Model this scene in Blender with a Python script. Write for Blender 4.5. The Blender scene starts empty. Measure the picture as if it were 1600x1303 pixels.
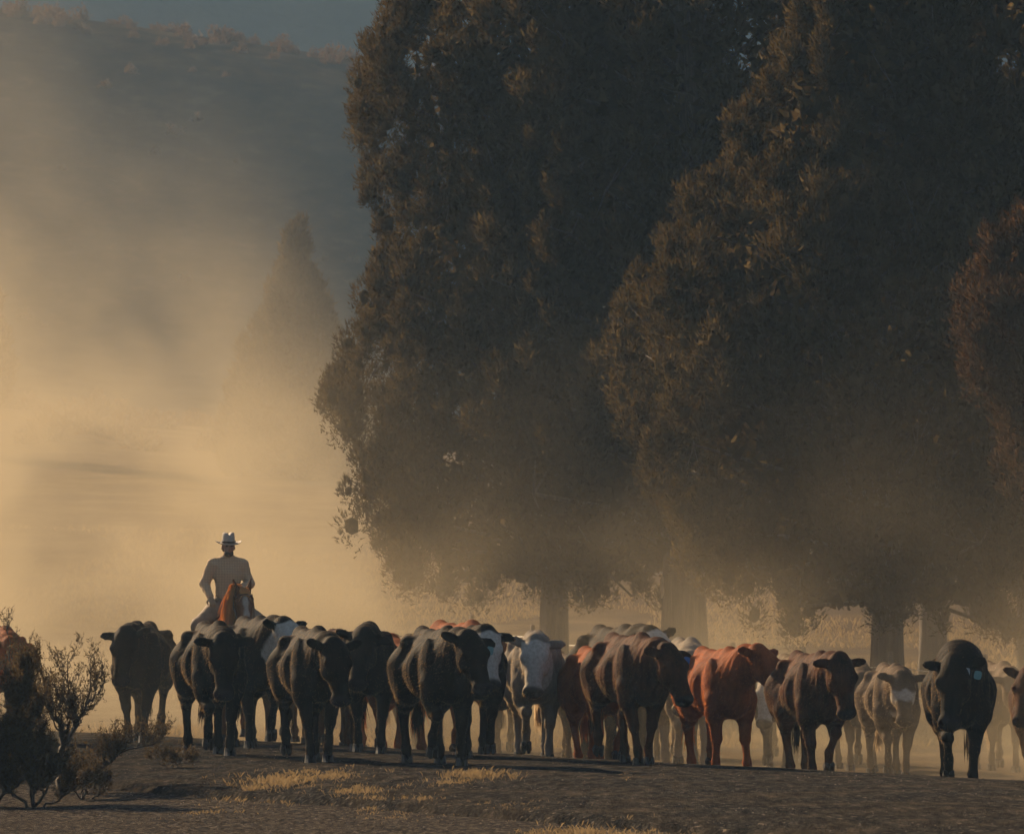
import bpy, math, random
import numpy as np
from mathutils import Vector, Matrix

R = math.radians
SC = bpy.context.scene
COL = SC.collection
F_PX = 7850.0            # focal length in photo pixels (photo is 1600 wide)
CAM_H = 1.42
HORIZON = 985.0

# ------------------------------------------------------------------ camera
cam_d = bpy.data.cameras.new('camera')
cam_d.sensor_width = 36.0
cam_d.lens = 36.0 * F_PX / 1600.0
cam_d.clip_end = 6000.0
cam_d.dof.use_dof = True
cam_d.dof.focus_distance = 53.0
cam_d.dof.aperture_fstop = 7.0
cam = bpy.data.objects.new('camera', cam_d)
COL.objects.link(cam)
cam.location = (0, 0, CAM_H)
cam.rotation_euler = (R(90) + math.atan((HORIZON - 651.5) / F_PX), 0, 0)
SC.camera = cam

# ------------------------------------------------------------------ sky and sun
SUN_ELEV, SUN_AZ = 26.0, 37.0      # degrees above the horizon; degrees left of straight ahead
world = bpy.data.worlds.new('World')
SC.world = world
world.use_nodes = True
wn = world.node_tree
sky = wn.nodes.new('ShaderNodeTexSky')
sky.sky_type = 'NISHITA'
sky.sun_disc = False
sky.sun_elevation = R(SUN_ELEV)
sky.sun_rotation = R(-SUN_AZ)
sky.air_density = 0.5
sky.dust_density = 1.0
bg = wn.nodes['Background']
bg.inputs['Strength'].default_value = 0.05
wn.links.new(sky.outputs[0], bg.inputs[0])

sun_d = bpy.data.lights.new('sun', 'SUN')
sun_d.energy = 5.0
sun_d.angle = R(0.5)
sun_d.color = (1.0, 0.73, 0.44)
sun = bpy.data.objects.new('sun', sun_d)
COL.objects.link(sun)
to_sun = Vector((-math.sin(R(SUN_AZ)) * math.cos(R(SUN_ELEV)), math.cos(R(SUN_AZ)) * math.cos(R(SUN_ELEV)), math.sin(R(SUN_ELEV))))
sun.rotation_euler = to_sun.to_track_quat('Z', 'Y').to_euler()
sun.location = (-60, 120, 90)

# ------------------------------------------------------------------ exposure and render settings
SC.view_settings.view_transform = 'Standard'
SC.view_settings.look = 'None'
SC.view_settings.exposure = 1.2
SC.view_settings.gamma = 1.0
SC.view_settings.use_curve_mapping = False
SC.render.engine = 'CYCLES'
cy = SC.cycles
cy.use_denoising = True
cy.max_bounces = 3
cy.diffuse_bounces = 1
cy.glossy_bounces = 2
cy.transmission_bounces = 2
cy.transparent_max_bounces = 6
cy.volume_bounces = 0
cy.volume_step_rate = 2.0
cy.use_adaptive_sampling = True
cy.adaptive_threshold = 0.04
cy.volume_max_steps = 96
cy.caustics_reflective = False
cy.caustics_refractive = False


# ================================================================== helpers
def at(px, d, z=0.0):
    """a point at distance d whose direction is that of photo column px"""
    return Vector(((px - 800.0) / F_PX * d, d, z))


def tag(o, label=None, cat=None, group=None, kind=None):
    if label: o['label'] = label
    if cat: o['category'] = cat
    if group: o['group'] = group
    if kind: o['kind'] = kind
    return o


def link(name, me, mat=None, parent=None, smooth=True):
    o = bpy.data.objects.new(name, me)
    COL.objects.link(o)
    if mat is not None and not me.materials:
        me.materials.append(mat)
    if parent is not None:
        o.parent = parent
    return o


def empty(name, loc=(0, 0, 0), rz=0.0, s=1.0):
    o = bpy.data.objects.new(name, None)
    o.empty_display_size = 0.2
    COL.objects.link(o)
    o.location = loc
    o.rotation_euler = (0, 0, rz)
    o.scale = (s, s, s)
    return o


def np_mesh(name, v, f, smooth=True):
    """mesh from numpy arrays; f is (n,3) or (n,4)"""
    v = np.asarray(v, np.float32)
    f = np.asarray(f, np.int32)
    me = bpy.data.meshes.new(name)
    n, k = f.shape
    me.vertices.add(len(v))
    me.vertices.foreach_set('co', v.ravel())
    me.loops.add(n * k)
    me.loops.foreach_set('vertex_index', f.ravel())
    me.polygons.add(n)
    me.polygons.foreach_set('loop_start', np.arange(0, n * k, k, dtype=np.int32))
    me.polygons.foreach_set('loop_total', np.full(n, k, np.int32))
    me.polygons.foreach_set('use_smooth', np.full(n, smooth, bool))
    me.update(calc_edges=True)
    return me


def set_normals(me, nrm):
    me.normals_split_custom_set_from_vertices(np.asarray(nrm, np.float32))


def set_attr(me, name, vals):
    a = me.attributes.new(name, 'FLOAT', 'POINT')
    a.data.foreach_set('value', np.asarray(vals, np.float32))


# ---- implicit surfaces: smooth union of tapered limbs and ellipsoids, polygonised with surface nets
class Field:
    def __init__(self, lo, hi, h):
        self.lo = np.array(lo, float)
        self.h = h
        self.n = np.maximum(2, np.ceil((np.array(hi, float) - self.lo) / h).astype(int) + 1)
        self.vol = np.ones(self.n, np.float32)

    def _box(self, lo, hi):
        i0 = np.clip(np.floor((lo - self.lo) / self.h).astype(int), 0, self.n - 1)
        i1 = np.clip(np.ceil((hi - self.lo) / self.h).astype(int) + 1, 1, self.n)
        if np.any(i1 <= i0): return None
        ax = [(self.lo[a] + self.h * np.arange(i0[a], i1[a])) for a in range(3)]
        P = np.stack(np.meshgrid(*ax, indexing='ij'), -1)
        return tuple(slice(i0[a], i1[a]) for a in range(3)), P

    def _blend(self, s, d, k, sub=False):
        a = self.vol[s]
        if sub:
            h = np.clip(0.5 - 0.5 * (a + d) / k, 0, 1)
            self.vol[s] = a * (1 - h) - d * h + k * h * (1 - h)
        else:
            h = np.clip(0.5 + 0.5 * (a - d) / k, 0, 1)
            self.vol[s] = a * (1 - h) + d * h - k * h * (1 - h)

    def cone(self, a, b, ra, rb, k=0.05, sx=1.0, sub=False):
        a = np.array(a, float); b = np.array(b, float)
        m = k + 3 * self.h
        r = max(ra, rb) * max(1, sx)
        q = self._box(np.minimum(a, b) - r - m, np.maximum(a, b) + r + m)
        if q is None: return self
        s, P = q
        sc = np.array([1 / sx, 1, 1])
        a = a * sc; ab = b * sc - a
        pa = P * sc - a
        t = np.clip((pa @ ab) / max(ab @ ab, 1e-9), 0, 1)
        d = np.linalg.norm(pa - t[..., None] * ab, axis=-1) - (ra + (rb - ra) * t)
        self._blend(s, d.astype(np.float32), k, sub)
        return self

    def chain(self, pts, rs, k=0.05, sx=1.0):
        for i in range(len(pts) - 1):
            self.cone(pts[i], pts[i + 1], rs[i], rs[i + 1], k, sx)
        return self

    def ell(self, c, r, k=0.05, rot=None, sub=False):
        c = np.array(c, float); r = np.array(r, float)
        m = k + 3 * self.h
        rm = r if rot is None else np.full(3, r.max())
        q = self._box(c - rm - m, c + rm + m)
        if q is None: return self
        s, P = q
        p = P - c
        if rot is not None:
            p = p @ np.array(rot)      # columns of rot are the ellipsoid's axes
        k0 = np.linalg.norm(p / r, axis=-1)
        k1 = np.linalg.norm(p / (r * r), axis=-1) + 1e-9
        d = np.where(k0 < 1e-3, -r.min(), k0 * (k0 - 1.0) / k1)
        self._blend(s, d.astype(np.float32), k, sub)
        return self

    def mesh(self, relax=2):
        v = self.vol
        s = v < 0
        n = np.array(v.shape)
        c = [(i, j, k) for i in (0, 1) for j in (0, 1) for k in (0, 1)]
        sl = lambda o, arr: arr[o[0]:n[0] - 1 + o[0], o[1]:n[1] - 1 + o[1], o[2]:n[2] - 1 + o[2]]
        cnt = sum(sl(o, s).astype(np.int8) for o in c)
        mask = (cnt > 0) & (cnt < 8)
        idx = np.full(mask.shape, -1, np.int64)
        nv = int(mask.sum())
        idx[mask] = np.arange(nv)
        cell = np.argwhere(mask).astype(float)
        acc = np.zeros((nv, 3)); num = np.zeros(nv)
        for a in c:
            for ax in range(3):
                if a[ax]: continue
                b = list(a); b[ax] = 1
                va = sl(a, v)[mask]; vb = sl(tuple(b), v)[mask]
                cr = (va < 0) != (vb < 0)
                t = np.where(cr, va / np.where(cr, va - vb, 1), 0)
                p = np.tile(np.array(a, float), (nv, 1)); p[:, ax] += t
                acc += p * cr[:, None]; num += cr
        V = (cell + acc / num[:, None]) * self.h + self.lo
        F = []
        for ax in range(3):
            o1, o2 = (ax + 1) % 3, (ax + 2) % 3
            a = np.moveaxis(s, [ax, o1, o2], [0, 1, 2])
            I = np.moveaxis(idx, [ax, o1, o2], [0, 1, 2])
            e = a[:-1, 1:-1, 1:-1] != a[1:, 1:-1, 1:-1]
            w = np.argwhere(e)
            if not len(w): continue
            i, j, k = w.T
            q = np.stack([I[i, j, k], I[i, j + 1, k], I[i, j + 1, k + 1], I[i, j, k + 1]], -1)
            fl = ~a[:-1, 1:-1, 1:-1][i, j, k]
            q[fl] = q[fl][:, ::-1]
            F.append(q)
        F = np.concatenate(F)
        for _ in range(relax):
            sm = np.zeros_like(V); ct = np.zeros(len(V))
            for a in range(4):
                b = (a + 1) % 4
                np.add.at(sm, F[:, a], V[F[:, b]]); np.add.at(sm, F[:, b], V[F[:, a]])
                np.add.at(ct, F[:, a], 1); np.add.at(ct, F[:, b], 1)
            V = V * 0.5 + 0.5 * sm / np.maximum(ct, 1)[:, None]
        return V, F


def tubes(paths, sides=6):
    """several tapered tubes: each path is a list of (point, radius)"""
    V, Fq = [], []
    base = 0
    for path in paths:
        P = np.array([p for p, r in path], float); Rr = np.array([r for p, r in path], float)
        m = len(P)
        T = np.gradient(P, axis=0)
        T /= np.linalg.norm(T, axis=1)[:, None] + 1e-9
        ref = np.array([0.31, 0.95, 0.05]) if abs(T[0][2]) > 0.6 else np.array([0.05, 0.1, 1.0])
        A = np.cross(T, ref); A /= np.linalg.norm(A, axis=1)[:, None] + 1e-9
        B = np.cross(T, A)
        ang = np.arange(sides) * 2 * math.pi / sides
        ring = P[:, None, :] + Rr[:, None, None] * (np.cos(ang)[None, :, None] * A[:, None, :] + np.sin(ang)[None, :, None] * B[:, None, :])
        V.append(ring.reshape(-1, 3))
        i = np.arange(m - 1)[:, None] * sides; j = np.arange(sides)[None, :]; j2 = (j + 1) % sides
        Fq.append(np.stack([base + i + j, base + i + j2, base + i + sides + j2, base + i + sides + j], -1).reshape(-1, 4))
        if sides == 4 or sides == 6:
            e = base + (m - 1) * sides
            Fq.append(np.array([[e, e + 1, e + 2, e + 3]] if sides == 4 else [[e, e + 1, e + 2, e + 3], [e, e + 3, e + 4, e + 5]]))
        base += m * sides
    return np.concatenate(V), np.concatenate(Fq)


def rand_unit(rng, n):
    u = rng.normal(size=(n, 3))
    return u / (np.linalg.norm(u, axis=1)[:, None] + 1e-9)


def blades(pos, dirs, length, width, rng, bend=0.0):
    """thin two-triangle blades (leaves, hairs): returns verts, tri faces"""
    n = len(pos)
    side = np.cross(dirs, rand_unit(rng, n))
    side /= np.linalg.norm(side, axis=1)[:, None] + 1e-9
    L = length[:, None]; W = width[:, None] * 0.5
    mid = pos + dirs * L * 0.45
    tip = pos + dirs * L
    tip[:, 2] -= bend * length
    V = np.stack([pos, mid + side * W, tip, mid - side * W], 1).reshape(-1, 3)
    i = np.arange(n)[:, None] * 4
    F = np.concatenate([i + np.array([[0, 1, 2]]), i + np.array([[0, 2, 3]])], 1).reshape(-1, 3)
    return V, F


def ico(sub=1):
    t = (1 + 5 ** 0.5) / 2
    V = [(-1, t, 0), (1, t, 0), (-1, -t, 0), (1, -t, 0), (0, -1, t), (0, 1, t), (0, -1, -t), (0, 1, -t), (t, 0, -1), (t, 0, 1), (-t, 0, -1), (-t, 0, 1)]
    F = [(0, 11, 5), (0, 5, 1), (0, 1, 7), (0, 7, 10), (0, 10, 11), (1, 5, 9), (5, 11, 4), (11, 10, 2), (10, 7, 6), (7, 1, 8), (3, 9, 4), (3, 4, 2), (3, 2, 6), (3, 6, 8), (3, 8, 9), (4, 9, 5), (2, 4, 11), (6, 2, 10), (8, 6, 7), (9, 8, 1)]
    V = [np.array(v) / np.linalg.norm(v) for v in V]
    for _ in range(sub):
        mid, G = {}, []
        def m(a, b):
            k = (min(a, b), max(a, b))
            if k not in mid:
                v = V[a] + V[b]
                V.append(v / np.linalg.norm(v)); mid[k] = len(V) - 1
            return mid[k]
        for a, b, c in F:
            x, y, z = m(a, b), m(b, c), m(c, a)
            G += [(a, x, z), (b, y, x), (c, z, y), (x, y, z)]
        F = G
    return np.array(V), np.array(F)


def blobs(centres, radii, rng, sub=1, stretch=1.3, jitter=0.18):
    """many lumpy closed blobs"""
    iv, jf = ico(sub)
    n = len(centres)
    r = radii[:, None, None] * (1 + rng.uniform(-jitter, jitter, (n, len(iv), 1)))
    V = centres[:, None, :] + iv[None] * r * np.array([1, 1, stretch])
    F = np.arange(n)[:, None, None] * len(iv) + jf[None]
    return V.reshape(-1, 3), F.reshape(-1, 3)


def sprays(pos, dirs, length, width, rng):
    """single-triangle leaf sprays"""
    n = len(pos)
    side = np.cross(dirs, rand_unit(rng, n))
    side /= np.linalg.norm(side, axis=1)[:, None] + 1e-9
    W = width[:, None] * 0.5
    V = np.stack([pos - side * W, pos + side * W, pos + dirs * length[:, None]], 1).reshape(-1, 3)
    return V, np.arange(n * 3).reshape(-1, 3)


# ================================================================== materials
def new_mat(name):
    m = bpy.data.materials.new(name)
    m.use_nodes = True
    nt = m.node_tree
    return m, nt, nt.nodes['Principled BSDF'], nt.nodes['Material Output']


def noise(nt, scale, detail=3, rough=0.55, vec=None, coord='Object'):
    n = nt.nodes.new('ShaderNodeTexNoise')
    n.inputs['Scale'].default_value = scale
    n.inputs['Detail'].default_value = detail
    n.inputs['Roughness'].default_value = rough
    if vec is None:
        tc = nt.nodes.new('ShaderNodeTexCoord')
        vec = tc.outputs[coord]
    nt.links.new(vec, n.inputs['Vector'])
    return n


def ramp(nt, fac, stops):
    r = nt.nodes.new('ShaderNodeValToRGB')
    el = r.color_ramp.elements
    while len(el) < len(stops): el.new(0.5)
    for e, (p, c) in zip(el, stops):
        e.position = p
        e.color = (c[0], c[1], c[2], 1) if not isinstance(c, float) else (c, c, c, 1)
    nt.links.new(fac, r.inputs[0])
    return r


def mix(nt, fac, a, b, mode='MIX'):
    m = nt.nodes.new('ShaderNodeMix')
    m.data_type = 'RGBA'
    m.blend_type = mode
    for sock, val in ((m.inputs[0], fac), (m.inputs[6], a), (m.inputs[7], b)):
        if hasattr(val, 'node'): nt.links.new(val, sock)
        elif isinstance(val, (int, float)): sock.default_value = val
        else: sock.default_value = (*val, 1)
    return m.outputs[2]


def math_n(nt, op, a, b=None, clamp=False):
    m = nt.nodes.new('ShaderNodeMath')
    m.operation = op
    m.use_clamp = clamp
    for sock, val in ((m.inputs[0], a), (m.inputs[1], b)):
        if val is None: continue
        if hasattr(val, 'node'): nt.links.new(val, sock)
        else: sock.default_value = val
    return m.outputs[0]


def attr(nt, name):
    a = nt.nodes.new('ShaderNodeAttribute')
    a.attribute_name = name
    return a


def bump(nt, bsdf, height, strength=0.4, dist=0.02):
    b = nt.nodes.new('ShaderNodeBump')
    b.inputs['Strength'].default_value = strength
    b.inputs['Distance'].default_value = dist
    nt.links.new(height, b.inputs['Height'])
    nt.links.new(b.outputs[0], bsdf.inputs['Normal'])


def simple_mat(name, c, rough=0.7, var=0.25, scale=12.0, bump_s=0.2, spec=0.3):
    m, nt, p, out = new_mat(name)
    n = noise(nt, scale, 4)
    d = tuple(x * (1 - var) for x in c); e = tuple(min(1, x * (1 + var)) for x in c)
    nt.links.new(ramp(nt, n.outputs[0], [(0.3, d), (0.7, e)]).outputs[0], p.inputs['Base Color'])
    p.inputs['Roughness'].default_value = rough
    p.inputs['Specular IOR Level'].default_value = spec
    if bump_s: bump(nt, p, n.outputs[0], bump_s, 0.01)
    return m


def hide_mat(name, dark, light, rough=0.7, sheen=0.10):
    """short animal coat; the white and nose attributes are the animal's own markings"""
    m, nt, p, out = new_mat(name)
    n1 = noise(nt, 3.5, 4)
    mp0 = nt.nodes.new('ShaderNodeMapping')
    mp0.inputs['Scale'].default_value = (1, 0.8, 0.22)
    tc0 = nt.nodes.new('ShaderNodeTexCoord')
    nt.links.new(tc0.outputs['Object'], mp0.inputs[0])
    n0 = noise(nt, 34, 4, 0.7, mp0.outputs[0])
    f0 = math_n(nt, 'ADD', math_n(nt, 'MULTIPLY', n1.outputs[0], 0.6), math_n(nt, 'MULTIPLY', n0.outputs[0], 0.4))
    col = ramp(nt, f0, [(0.36, dark), (0.66, light)]).outputs[0]
    n2 = noise(nt, 30, 3)
    w = ramp(nt, n2.outputs[0], [(0.3, (0.34, 0.295, 0.235)), (0.7, (0.50, 0.44, 0.36))]).outputs[0]
    col = mix(nt, attr(nt, 'white').outputs['Fac'], col, w)
    col = mix(nt, attr(nt, 'nose').outputs['Fac'], col, (0.025, 0.02, 0.02))
    nt.links.new(col, p.inputs['Base Color'])
    p.inputs['Roughness'].default_value = rough
    p.inputs['Specular IOR Level'].default_value = 0.025
    p.inputs['Sheen Weight'].default_value = sheen
    p.inputs['Sheen Roughness'].default_value = 0.2
    p.inputs['Sheen Tint'].default_value = (1.0, 0.70, 0.42, 1)
    mp = nt.nodes.new('ShaderNodeMapping')
    mp.inputs['Scale'].default_value = (1, 1, 0.25)
    tc = nt.nodes.new('ShaderNodeTexCoord')
    nt.links.new(tc.outputs['Object'], mp.inputs[0])
    n3 = noise(nt, 60, 4, 0.7, mp.outputs[0])
    n4 = noise(nt, 9, 3, 0.5)
    h = math_n(nt, 'ADD', math_n(nt, 'MULTIPLY', n3.outputs[0], 0.35), n4.outputs[0])
    bump(nt, p, h, 0.5, 0.03)
    return m


def leaf_mat(name, dark, light, trans, transw=0.3):
    m, nt, p, out = new_mat(name)
    n = noise(nt, 1.3, 3)
    n2 = noise(nt, 9, 2)
    c = ramp(nt, n.outputs[0], [(0.35, dark), (0.68, light)]).outputs[0]
    c = mix(nt, math_n(nt, 'MULTIPLY', n2.outputs[0], 0.6 if transw < 0.6 else 0.05), c, trans)
    nt.links.new(c, p.inputs['Base Color'])
    p.inputs['Roughness'].default_value = 0.6
    p.inputs['Specular IOR Level'].default_value = 0.0
    t = nt.nodes.new('ShaderNodeBsdfTranslucent')
    t.inputs[0].default_value = (*trans, 1)
    ms = nt.nodes.new('ShaderNodeMixShader')
    ms.inputs[0].default_value = transw
    nt.links.new(p.outputs[0], ms.inputs[1]); nt.links.new(t.outputs[0], ms.inputs[2])
    nt.links.new(ms.outputs[0], out.inputs[0])
    return m


MAT = {}
MAT['black'] = hide_mat('black_hide', (0.005, 0.004, 0.003), (0.026, 0.014, 0.007))
MAT['brownblack'] = hide_mat('brown_black_hide', (0.020, 0.010, 0.006), (0.105, 0.036, 0.015))
MAT['red'] = hide_mat('red_hide', (0.12, 0.030, 0.009), (0.30, 0.078, 0.020))
MAT['tan'] = hide_mat('tan_hide', (0.06, 0.038, 0.023), (0.12, 0.078, 0.048))
MAT['cream'] = hide_mat('cream_hide', (0.14, 0.112, 0.082), (0.26, 0.215, 0.165))
MAT['chestnut'] = hide_mat('chestnut_hide', (0.09, 0.036, 0.016), (0.17, 0.066, 0.027))
MAT['hoof'] = simple_mat('hoof_horn', (0.035, 0.028, 0.022), 0.45, 0.3, 25)
MAT['eye'] = simple_mat('eye', (0.01, 0.008, 0.007), 0.08, 0.1, 5, 0.0, 0.6)
MAT['hair_black'] = leaf_mat('black_hair', (0.020, 0.013, 0.008), (0.05, 0.032, 0.018), (0.28, 0.18, 0.085), 0.6)
MAT['tail_black'] = leaf_mat('black_tail_hair', (0.008, 0.006, 0.005), (0.02, 0.013, 0.008), (0.03, 0.02, 0.012), 0.3)
MAT['hair_red'] = leaf_mat('red_hair', (0.20, 0.048, 0.013), (0.34, 0.085, 0.022), (0.70, 0.22, 0.06), 0.6)
MAT['hair_tan'] = leaf_mat('tan_hair', (0.14, 0.10, 0.065), (0.24, 0.18, 0.12), (0.55, 0.40, 0.24), 0.6)
for key, c in (('teal', (0.10, 0.22, 0.22)), ('blue', (0.03, 0.10, 0.32)), ('grey', (0.32, 0.34, 0.34))):
    MAT['tag_' + key] = simple_mat(key + '_tag_plastic', c, 0.4, 0.1, 20, 0.05, 0.5)
MAT['leaf'] = leaf_mat('juniper_foliage', (0.016, 0.016, 0.009), (0.078, 0.058, 0.026), (0.115, 0.076, 0.030), 0.22)
MAT['leaf_brown'] = leaf_mat('rusty_juniper_foliage', (0.022, 0.015, 0.008), (0.065, 0.038, 0.020), (0.095, 0.050, 0.024), 0.15)
MAT['sage'] = leaf_mat('sagebrush_leaf', (0.035, 0.030, 0.019), (0.075, 0.060, 0.036), (0.11, 0.075, 0.036), 0.42)
MAT['dry_grass'] = leaf_mat('dry_grass_blade', (0.15, 0.105, 0.055), (0.30, 0.22, 0.12), (0.34, 0.24, 0.12), 0.4)


def bark_mat():
    m, nt, p, out = new_mat('juniper_bark')
    mp = nt.nodes.new('ShaderNodeMapping')
    mp.inputs['Scale'].default_value = (9, 9, 0.9)
    tc = nt.nodes.new('ShaderNodeTexCoord')
    nt.links.new(tc.outputs['Object'], mp.inputs[0])
    n = noise(nt, 2.0, 6, 0.65, mp.outputs[0])
    nt.links.new(ramp(nt, n.outputs[0], [(0.3, (0.028, 0.019, 0.014)), (0.55, (0.08, 0.056, 0.040)), (0.75, (0.14, 0.105, 0.078))]).outputs[0], p.inputs['Base Color'])
    p.inputs['Roughness'].default_value = 0.85
    bump(nt, p, n.outputs[0], 0.9, 0.05)
    return m


MAT['bark'] = bark_mat()
MAT['twig'] = simple_mat('sage_wood', (0.055, 0.042, 0.032), 0.8, 0.35, 20)


# ================================================================== terrain
# the road's far edge runs obliquely: edge_n < 0 on the road side, > 0 on the dirt beyond
ROAD_W = 7.8


def edge_n(x, y):
    return (0.9 * x + 0.43 * y - 24.7) / 0.9974


def vnoise(x, y, seed=0):
    """cheap smooth pseudo-noise from summed sines, about -1..1"""
    r = np.random.default_rng(seed)
    out = np.zeros(np.broadcast(x, y).shape)
    for i in range(7):
        a = r.uniform(0, 6.28); f = r.uniform(0.5, 2.2); ph = r.uniform(0, 6.28)
        out = out + np.sin((x * math.cos(a) + y * math.sin(a)) * f + ph)
    return out / 4.0


D_PROF = [-4000, 0, 72, 84, 95, 110, 130, 150, 205, 243, 285, 292, 345, 385, 520, 4000]
Z_PROF = [0, 0, -0.10, 0.1, 0.65, 1.75, 3.5, 5.7, 10.0, 11.9, 35.6, 36.4, 30.0, 12.0, 8.0, 6.0]


def ground_z(x, y, rough=True):
    x = np.asarray(x, float); y = np.asarray(y, float)
    x, y = np.broadcast_arrays(x, y)
    b = np.interp(y, D_PROF, Z_PROF)
    bs = (np.interp(y - 6, D_PROF, Z_PROF) + np.interp(y + 6, D_PROF, Z_PROF) + b) / 3
    z = np.where(y > 90, bs, b)
    w = np.clip((y - 90) / 200, 0, 1)
    z = z - w * np.clip(0.12 * (x + 18), -22, 22) * np.where(y > 345, np.clip(1 - (y - 345) / 90, 0, 1), 1)
    z = z + w * 1.2 * vnoise(x * 0.05, y * 0.04, 3)
    n = edge_n(x, y)
    # road bench: dirt falls away from both edges
    near = np.clip((140 - y) / 60, 0, 1)
    z = z - near * 0.13 * np.clip((n + 0.15) / 1.4, 0, 1)
    z = z - near * 0.10 * np.clip((-ROAD_W - n - 0.1) / 2.5, 0, 1)
    if rough:
        off = np.clip(np.abs(n + ROAD_W / 2) - ROAD_W / 2, 0, 1)
        z = z + off * (0.02 * vnoise(x * 1.3, y * 1.3, 5) + 0.02 * vnoise(x * 0.4, y * 0.35, 7))
    return z


def grid_mesh(xs, ys, zf):
    X, Y = np.meshgrid(xs, ys, indexing='ij')
    Z = zf(X, Y)
    V = np.stack([X, Y, Z], -1).reshape(-1, 3)
    nx, ny = X.shape
    i = np.arange(nx - 1)[:, None] * ny + np.arange(ny - 1)[None, :]
    F = np.stack([i, i + ny, i + ny + 1, i + 1], -1).reshape(-1, 4)
    return V, F


def ground_mat():
    m, nt, p, out = new_mat('dry_ground')
    tc = nt.nodes.new('ShaderNodeTexCoord')
    n1 = noise(nt, 0.25, 5, 0.6, tc.outputs['Object'])
    mp = nt.nodes.new('ShaderNodeMapping')
    mp.inputs['Scale'].default_value = (0.35, 1.0, 1.0)
    nt.links.new(tc.outputs['Object'], mp.inputs[0])
    n2 = noise(nt, 1.1, 6, 0.7, mp.outputs[0])
    n3 = noise(nt, 26, 4, 0.7, tc.outputs['Object'])
    grass = ramp(nt, n2.outputs[0], [(0.32, (0.085, 0.058, 0.032)), (0.5, (0.16, 0.115, 0.064)), (0.7, (0.23, 0.17, 0.10))]).outputs[0]
    dirt = ramp(nt, n3.outputs[0], [(0.3, (0.07, 0.050, 0.034)), (0.7, (0.15, 0.11, 0.075))]).outputs[0]
    c = mix(nt, ramp(nt, n1.outputs[0], [(0.42, 0.0), (0.56, 1.0)]).outputs[0], dirt, grass)
    # steep high slopes carry darker sage and bare rock
    sep = nt.nodes.new('ShaderNodeSeparateXYZ')
    nt.links.new(tc.outputs['Object'], sep.inputs[0])
    n4 = noise(nt, 0.16, 6, 0.65, tc.outputs['Object'])
    hi = math_n(nt, 'MULTIPLY', math_n(nt, 'MULTIPLY', math_n(nt, 'SUBTRACT', sep.outputs[2], 10.0), 0.15, True), ramp(nt, n4.outputs[0], [(0.35, 1.0), (0.62, 0.75)]).outputs[0])
    n6 = noise(nt, 0.55, 5, 0.7, tc.outputs['Object'])
    scrub = ramp(nt, n6.outputs[0], [(0.35, (0.014, 0.013, 0.010)), (0.55, (0.034, 0.026, 0.016)), (0.72, (0.085, 0.060, 0.035))]).outputs[0]
    c = mix(nt, hi, c, scrub)
    # gravel shoulder in front of the road
    en = math_n(nt, 'SUBTRACT', math_n(nt, 'ADD', math_n(nt, 'MULTIPLY', sep.outputs[0], 0.902), math_n(nt, 'MULTIPLY', sep.outputs[1], 0.431)), 24.76)
    vor = nt.nodes.new('ShaderNodeTexVoronoi')
    vor.inputs['Scale'].default_value = 30
    nt.links.new(tc.outputs['Object'], vor.inputs['Vector'])
    grav = ramp(nt, vor.outputs['Color'], [(0.1, (0.014, 0.013, 0.012)), (0.55, (0.042, 0.037, 0.032)), (0.9, (0.16, 0.13, 0.10))]).outputs[0]
    grav = mix(nt, ramp(nt, n3.outputs[0], [(0.4, 0.0), (0.7, 0.6)]).outputs[0], grav, (0.042, 0.034, 0.027))
    c = mix(nt, math_n(nt, 'MULTIPLY', math_n(nt, 'ADD', en, 2.0), -0.5, True), c, grav)
    nt.links.new(c, p.inputs['Base Color'])
    p.inputs['Roughness'].default_value = 0.95
    p.inputs['Specular IOR Level'].default_value = 0.0
    h = math_n(nt, 'ADD', math_n(nt, 'MULTIPLY', vor.outputs['Distance'], 0.5), n3.outputs[0])
    bump(nt, p, h, 0.6, 0.03)
    return m


def uneven(a, mid0, mid1, b, coarse, fine):
    left = -np.geomspace(1, abs(a - mid0) + 1, coarse)[::-1] + 1 + mid0
    right = np.geomspace(1, abs(b - mid1) + 1, coarse) - 1 + mid1
    return np.unique(np.concatenate([left, np.linspace(mid0, mid1, fine), right]))


xs = uneven(-2500, -26, 26, 2500, 30, 130)
ys = np.unique(np.concatenate([-np.geomspace(1, 600, 10)[::-1], np.linspace(0, 30, 12), np.linspace(30, 100, 150), np.linspace(100, 360, 110), np.geomspace(360, 4000, 30)]))
v, f = grid_mesh(xs, ys, ground_z)
tag(link('ground', np_mesh('ground', v, f), ground_mat()), 'dry grass and bare dirt rising to a sage hillside', 'ground', kind='structure')


def mountain_mat():
    m, nt, p, out = new_mat('far_mountain_forest')
    n = noise(nt, 0.05, 6, 0.6)
    nt.links.new(ramp(nt, n.outputs[0], [(0.35, (0.014, 0.022, 0.024)), (0.65, (0.032, 0.042, 0.042))]).outputs[0], p.inputs['Base Color'])
    p.inputs['Roughness'].default_value = 0.95
    p.inputs['Specular IOR Level'].default_value = 0.0
    bump(nt, p, n.outputs[0], 0.6, 2.0)
    return m


def mount_z(x, y):
    t = np.clip((y - 375) / 170, 0, 1)
    return 8 + (96 + 14 * np.sin(x * 0.011 + 0.7) + 4 * np.sin(x * 0.05)) * t ** 0.85 + 3 * vnoise(x * 0.03, y * 0.03, 11) * t - np.clip((y - 545) / 4, 0, 30)


v, f = grid_mesh(np.linspace(-700, 700, 90), np.linspace(375, 640, 40), mount_z)
tag(link('mountain', np_mesh('mountain', v, f), mountain_mat()), 'dark blue forested mountain behind the ridge', 'mountain', kind='structure')


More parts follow.
